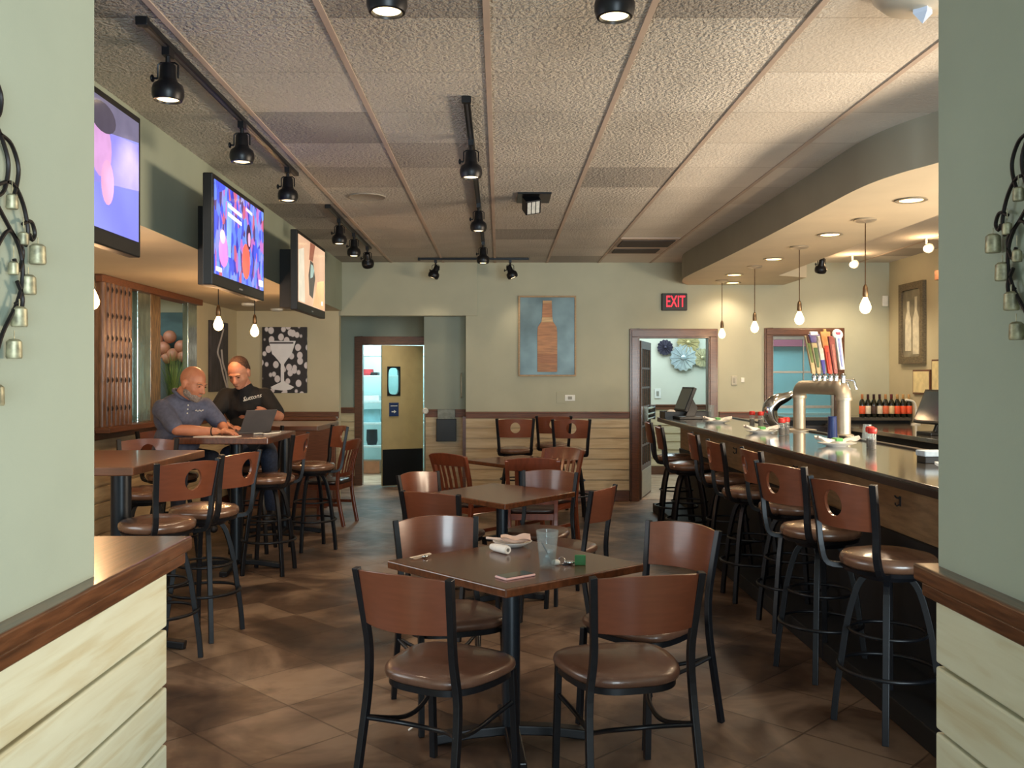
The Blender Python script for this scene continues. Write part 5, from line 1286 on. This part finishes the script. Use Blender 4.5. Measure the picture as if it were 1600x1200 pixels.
def head_shapes(mb, c, R, k=1.0):
    """skull, jaw, nose, ears, lips, brow; c centre of head, R basis"""
    c = Vector(c)
    def e(x, y, z, rx, ry, rz): mb.ell(c + R @ Vector((x, y, z)) * k, (rx * k, ry * k, rz * k), R)
    e(0, -.012, .03, .076, .095, .088)
    e(0, .018, -.02, .066, .078, .085)
    e(0, .040, -.070, .046, .044, .040)
    e(0, .062, -.092, .026, .024, .018)
    e(.036, .048, -.028, .026, .028, .026); e(-.036, .048, -.028, .026, .028, .026)
    e(0, .078, .022, .052, .014, .012)
    mb.cap(c + R @ Vector((0, .088, .008)) * k, c + R @ Vector((0, .108, -.028)) * k, .009 * k, .014 * k)
    e(.012, .094, -.032, .008, .010, .008); e(-.012, .094, -.032, .008, .010, .008)
    e(0, .086, -.056, .022, .010, .006); e(0, .083, -.066, .019, .010, .007)
    for s in (1, -1):
        e(s * .078, -.008, -.010, .010, .022, .034); e(s * .082, -.014, .006, .010, .018, .016)
        e(s * .030, .078, .006, .015, .008, .009)
def face_parts(t, c, R, k, iris, brow):
    c = Vector(c) - t.location
    mb = MB()
    for s in (1, -1): mb.ell(c + R @ Vector((s * .030, .0855, .005)) * k, (.011 * k, .004 * k, .0045 * k), R)
    mb.build('eyes', iris, t, smooth=180)
    mb = MB()
    for s in (1, -1): mb.tube([c + R @ Vector(p) * k for p in ((s * .013, .093, .020), (s * .030, .091, .026), (s * .048, .080, .020))], [.003, .004, .002], 8)
    mb.build('eyebrows', brow, t, smooth=60)
def hand(mb, wrist, d, n, length=.18, curl=.35, thumb=1, spread=.06):
    """palm and five fingers. d direction, n back-of-hand normal, thumb side +-1"""
    d = Vector(d).normalized(); n = Vector(n); n = (n - d * n.dot(d)).normalized(); s = d.cross(n) * thumb
    w = Vector(wrist); pl_ = length * .50
    for k in range(4):
        off = (k - 1.5) * .0195; mb.cap(w + s * off * .5 + d * .01, w + s * (-off) + d * (pl_ - abs(k - 1.3) * .004), .0145, .0115)
    fl = [.072, .080, .074, .058]
    for k in range(4):
        off = -(k - 1.5) * .0200; b = w + s * off + d * (pl_ - abs(k - 1.3) * .004)
        a = curl * (1 + .12 * k); dd = (d + s * spread * (1.5 - k) * .7).normalized(); p = b
        for j, (q, rr) in enumerate(((.46, .0092), (.30, .0084), (.24, .0076))):
            ang = a * (.5 + j * .9); v = (dd * cos(ang) - n * sin(ang)); p2 = p + v * fl[k] * q
            mb.cap(p, p2, rr, rr * .94); p = p2
    b = w + s * .022 + d * .028; v = (d * .72 + s * .68 - n * .25).normalized(); p = b + v * .040
    mb.cap(w + s * .012 + d * .015, p, .014, .0112); v2 = (d * .93 + s * .28 - n * .28).normalized(); p2 = p + v2 * .032; mb.cap(p, p2, .0106, .0096); mb.cap(p2, p2 + (d - n * .35).normalized() * .024, .0094, .0082)
m_skin1 = M('skin_warm', (196, 132, 100), rough=.5, n=14, amt=.06, col2=(182, 116, 88)); m_skin2 = M('skin_light', (190, 134, 106), rough=.5, n=14, amt=.06, col2=(178, 118, 94))
m_eye = M('eye_dark', (40, 28, 24), rough=.2, n=30); m_brow_g = M('brow_grey', (120, 100, 88), rough=.8, n=60); m_brow_d = M('brow_brown', (84, 58, 42), rough=.8, n=60)
m_jean = M('blue_denim', (34, 44, 66), rough=.85, n=60, amt=.2, bump=.1); m_trous = M('navy_trousers', (30, 34, 50), rough=.85, n=50, amt=.15)
m_tee = M('black_tshirt', (20, 20, 23), rough=.85, n=50, amt=.15, bump=.15, bscale=9); m_polo = M('slate_blue_polo', (92, 96, 118), rough=.8, n=40, amt=.1, bump=.2, bscale=9)
m_shoe = M('dark_shoe', (30, 26, 26), rough=.5, n=30); m_hair_b = M('short_brown_hair', (84, 56, 42), rough=.75, n=90, amt=.3, bump=.5); m_beard = M('grey_stubble_beard', (156, 142, 134), rough=.9, n=90, amt=.25, bump=.5)
L_ = lambda a, b, t_: Vector(a) + (Vector(b) - Vector(a)) * t_
def person(label, loc, J, skin, shirt, trousers, headk, hands, belly=1.0, girth=1.0):
    t = thing('person', label, 'person', loc)
    V = {k: Vector(v) for k, v in J.items() if isinstance(v, tuple)}
    R = J['R']
    mb = MB(); head_shapes(mb, V['head'], R, headk)
    mb.cap(V['neck'] - Vector((0, 0, .03)), V['head'] + R @ Vector((0, -.02, -.05)), .060 * girth, .058 * girth)
    mb.cap(V['chest'], V['neck'], .12, .062)
    mb.cap(V['pelvis'], V['chest'], .13, .13)
    for s in 'LR':
        mb.cap(V['chest'] + (V['sh' + s] - V['chest']) * .3, V['sh' + s], .08, .058 * girth)
        mb.cap(V['sh' + s], V['el' + s], .052 * girth, .042 * girth); mb.cap(V['el' + s], L_(V['el' + s], V['wr' + s], .35), .042 * girth, .044 * girth); mb.cap(L_(V['el' + s], V['wr' + s], .35), V['wr' + s], .044 * girth, .027 * girth)
        mb.cap(V['hip' + s], V['kn' + s], .085, .058); mb.cap(V['kn' + s], V['an' + s], .056, .038)
        hd, hn, hc, th = hands[s]; hand(mb, V['wr' + s], hd, hn, curl=hc, thumb=th)
    body = remeshed('body', mb, skin, t, .0055, 3, .45)
    # shirt
    mb = MB(); up = (V['neck'] - V['pelvis']).normalized(); side = (V['shR'] - V['shL']).normalized(); fw = up.cross(side).normalized() * J.get('fs', 1)
    T = Matrix((side, fw, side.cross(fw) * (1 if side.cross(fw).dot(up) > 0 else -1))).transposed()
    mb.ell(V['chest'] + up * .02, (.205 * girth, .125 * girth, .19), T); mb.ell(L_(V['pelvis'], V['chest'], .45) + fw * .035 * belly, (.185 * girth, .145 * girth * belly, .20), T); mb.ell(V['pelvis'] + up * .04 + fw * .01, (.18 * girth, .145 * girth, .13), T)
    mb.cap(V['shL'] - side * .0, V['shR'], .066 * girth, .066 * girth); mb.cap(V['chest'] + up * .05, V['neck'] - up * .035, .15, .075)
    for s in 'LR':
        mb.cap(V['sh' + s], L_(V['sh' + s], V['el' + s], .78), .073 * girth, .066 * girth)
        mb.cap(L_(V['sh' + s], V['el' + s], .6), L_(V['sh' + s], V['el' + s], .84), .068 * girth, .064 * girth)
        mb.cap(V['chest'] + up * .02, V['sh' + s] - up * .02, .12, .075)
    remeshed('shirt', mb, shirt, t, .009, 5)
    mb = MB(); mb.ell(V['pelvis'] - up * .04, (.17 * girth, .15 * girth, .12), T)
    for s in 'LR': mb.cap(V['hip' + s], V['kn' + s], .10 * girth, .072 * girth); mb.cap(V['kn' + s], L_(V['kn' + s], V['an' + s], .95), .070 * girth, .052 * girth)
    remeshed('trousers', mb, trousers, t, .011, 4)
    for s in 'LR':
        f = Vector(J['foot']).normalized(); mb = MB(); a = V['an' + s]; mb.cap(a - f * .03 + Vector((0, 0, -.04)), a + f * .16 + Vector((0, 0, -.055)), .04, .034); mb.cap(a, a + Vector((0, 0, -.04)), .045, .04)
        remeshed('shoe', mb, m_shoe, t, .01, 3)
    face_parts(t, V['head'], R, headk, m_eye, J['brow'])
    return t, V, R
# man at left, seated, facing right and towards the camera, looking down
R1 = basis((.90, -.38, -.36), (.34, -.10, .94))
J1 = dict(pelvis=(-2.60, 7.28, .90), chest=(-2.51, 7.16, 1.21), neck=(-2.44, 7.08, 1.40), head=(-2.36, 7.04, 1.475),
          shL=(-2.33, 7.22, 1.295), shR=(-2.585, 7.01, 1.285), elL=(-2.23, 7.34, 1.135), elR=(-2.43, 6.88, 1.125), wrL=(-2.14, 7.12, 1.112), wrR=(-2.15, 6.94, 1.112),
          hipL=(-2.50, 7.32, .87), hipR=(-2.64, 7.20, .87), knL=(-2.26, 7.18, .88), knR=(-2.42, 6.92, .88), anL=(-2.32, 7.22, .40), anR=(-2.46, 6.98, .40), R=R1, foot=(.63, -.77, 0), brow=m_brow_g, fs=1)
t, V, R = person('bald man with grey beard in a slate blue polo, seated leaning on the table', (-2.60, 7.28, 0), J1, m_skin1, m_polo, m_trous, 1.10,
                 dict(L=((.55, -.75, .0), (0, .1, 1), .22, 1), R=((1, .06, -.02), (0, 0, 1), .28, -1)), belly=1.05, girth=.99)
c = V['head'] - t.location; k = 1.10
mb = MB()
for x, y, z, rx, ry, rz in ((0, .045, -.078, .051, .048, .040), (0, .064, -.098, .030, .027, .020), (.046, .016, -.062, .022, .036, .034), (-.046, .016, -.062, .022, .036, .034), (0, .089, -.049, .024, .008, .005)):
    mb.ell(V['head'] + R @ Vector((x, y, z)) * k, (rx * k, ry * k, rz * k), R)
remeshed('beard', mb, m_beard, t, .005, 2)
mb = MB(); mb.tube([V['neck'] - t.location + R @ Vector((.085 * cos(a), .07 * sin(a) - .012, .0 - .035 * max(0, sin(a)))) for a in [2 * pi * i / 24 for i in range(24)]], .013, 8, closed=True); mb.build('collar', m_polo, t, smooth=60)
w = V['wrR'] - t.location - Vector((.03, 0, 0)); MB().tube([w + Vector((0, .034 * cos(a), .030 * sin(a))) for a in [2 * pi * i / 20 for i in range(20)]], .006, 8, closed=True).build('wristband', m_plastic, t, smooth=60)
up = (V['neck'] - V['pelvis']).normalized(); fwd1 = Vector((.63, -.77, 0)); pc = V['chest'] - t.location + fwd1 * .165 + up * .06
rt = Vector((.77, .63, 0)); mb = MB()
for q in range(3): mb.ell(pc + up * (.05 - q * .035) + fwd1 * (-.022 * (1 - q * .4)), (.006, .006, .006))
mb.build('buttons', m_white, t, smooth=180)
mb = MB(); lc = pc + rt * .095 + up * .0 - fwd1 * .02
mb.tube([lc + rt * (i * .008 - .03) + up * (.007 * sin(i * 1.9)) for i in range(9)], .0028, 5); mb.build('shirt_logo', m_white, t, smooth=60)
# man in black t-shirt, seated behind the table, facing the camera
R2 = basis((-.10, -.86, -.50), (-.10, -.48, .87))
J2 = dict(pelvis=(-2.16, 8.02, .90), chest=(-2.19, 7.95, 1.25), neck=(-2.20, 7.87, 1.46), head=(-2.225, 7.80, 1.56),
          shL=(-2.035, 7.93, 1.36), shR=(-2.37, 7.93, 1.36), elL=(-1.885, 7.82, 1.19), elR=(-2.44, 7.74, 1.17), wrL=(-1.905, 7.60, 1.215), wrR=(-2.24, 7.58, 1.115),
          hipL=(-2.05, 8.0, .87), hipR=(-2.23, 8.0, .87), knL=(-1.92, 7.62, .86), knR=(-2.24, 7.56, .88), anL=(-1.94, 7.78, .40), anR=(-2.22, 7.76, .40), R=R2, foot=(0, -1, 0), brow=m_brow_d, fs=1)
t, V, R = person('man with short brown hair in a black t-shirt, seated facing the camera', (-2.14, 8.02, 0), J2, m_skin2, m_tee, m_jean, 1.10,
                 dict(L=((-.25, -.45, .12), (.9, -.2, .5), .75, 1), R=((.7, -.6, -.05), (0, 0, 1), .3, -1)), belly=.9, girth=1.03)
mb = MB(); k = 1.10
for x, y, z, rx, ry, rz in ((0, -.027, .045, .0795, .090, .080), (0, -.050, .010, .0785, .058, .068)):
    mb.ell(V['head'] + R @ Vector((x, y, z)) * k, (rx * k, ry * k, rz * k), R)
remeshed('hair', mb, m_hair_b, t, .006, 2)
lg = V['chest'] - t.location + Vector((.075, -.142, .10))
text('shirt_logo', 'Suttons', .052, m_white, t, lg, (pi / 2 + radians(14), radians(-14), radians(14)), .001, shear=.4)
mb = MB(); mb.tube([lg + Vector((-.065, -.008, -.018)), lg + Vector((-.05, -.010, -.028)), lg + Vector((-.02, -.010, -.012))], .003, 5); mb.build('logo_tail', m_white, t, smooth=60)
# laptop and papers
t = thing('laptop', 'grey open laptop on the high table, lid back towards the camera', 'laptop', (-1.99, 7.42, 1.07), radians(54))
MB().box(-.16, .16, 0, .22, .0, .014).build('keyboard_base', M('laptop_grey', (112, 110, 112), rough=.35, metal=.4, n=8, amt=.05), t, bevel=.004)
Xl = Matrix.Rotation(radians(27), 4, 'X')
MB().box(-.155, .155, -.006, .0, .012, .215, Xl).build('lid', M('laptop_grey', (112, 110, 112)), t, bevel=.004)
MB().box(-.145, .145, .0, .002, .022, .205, Xl).build('screen', M('laptop_screen', (190, 205, 225), rough=.2, n=6, emis=.5), t)
o = MB().box(-2.30, -1.98, 6.86, 7.02, 1.071, 1.076).build('paper_sheet', m_paper); tag(o, 'white papers under the bald man hand on the high table', 'papers')
mb = MB(); mb.tube(cr([(-1.93, 7.18, 1.078), (-1.88, 7.24, 1.078), (-1.84, 7.16, 1.078), (-1.80, 7.26, 1.078), (-1.77, 7.35, 1.078), (-1.80, 7.52, 1.078)], 5), .006, 6)
tag(mb.build('white_cable', m_white, smooth=60), 'white cable lying beside the laptop on the high table', 'cable')
# ------------------------------------------------------------------ groups for the remaining repeats
_groups = {'pendant_light': 'pendant bulbs', 'track_spotlight': 'black track spotlights', 'recessed_light': 'recessed lights in the bar soffit',
           'television': 'televisions on the left soffit', 'spice_shaker': 'red capped shakers on the bar', 'oval_plate': 'plates with napkins on the bar',
           'tap_handle': 'tap handles on the steel beer tower', 'lighting_track': 'black ceiling tracks', 'high_table': 'high tables on the left',
           'dining_table': 'square tables down the centre', 'smoke_detector': 'smoke detectors under the left soffit', 'framed_certificate': 'certificates on the right wall',
           'bell_ornament': 'bell ornaments on the columns', 'adjustable_lamp': 'adjustable lamps over the back bar'}
for o in bpy.data.objects:
    k = o.name.split('.')[0]
    if o.parent is None and k in _groups and 'group' not in o: o['group'] = _groups[k]
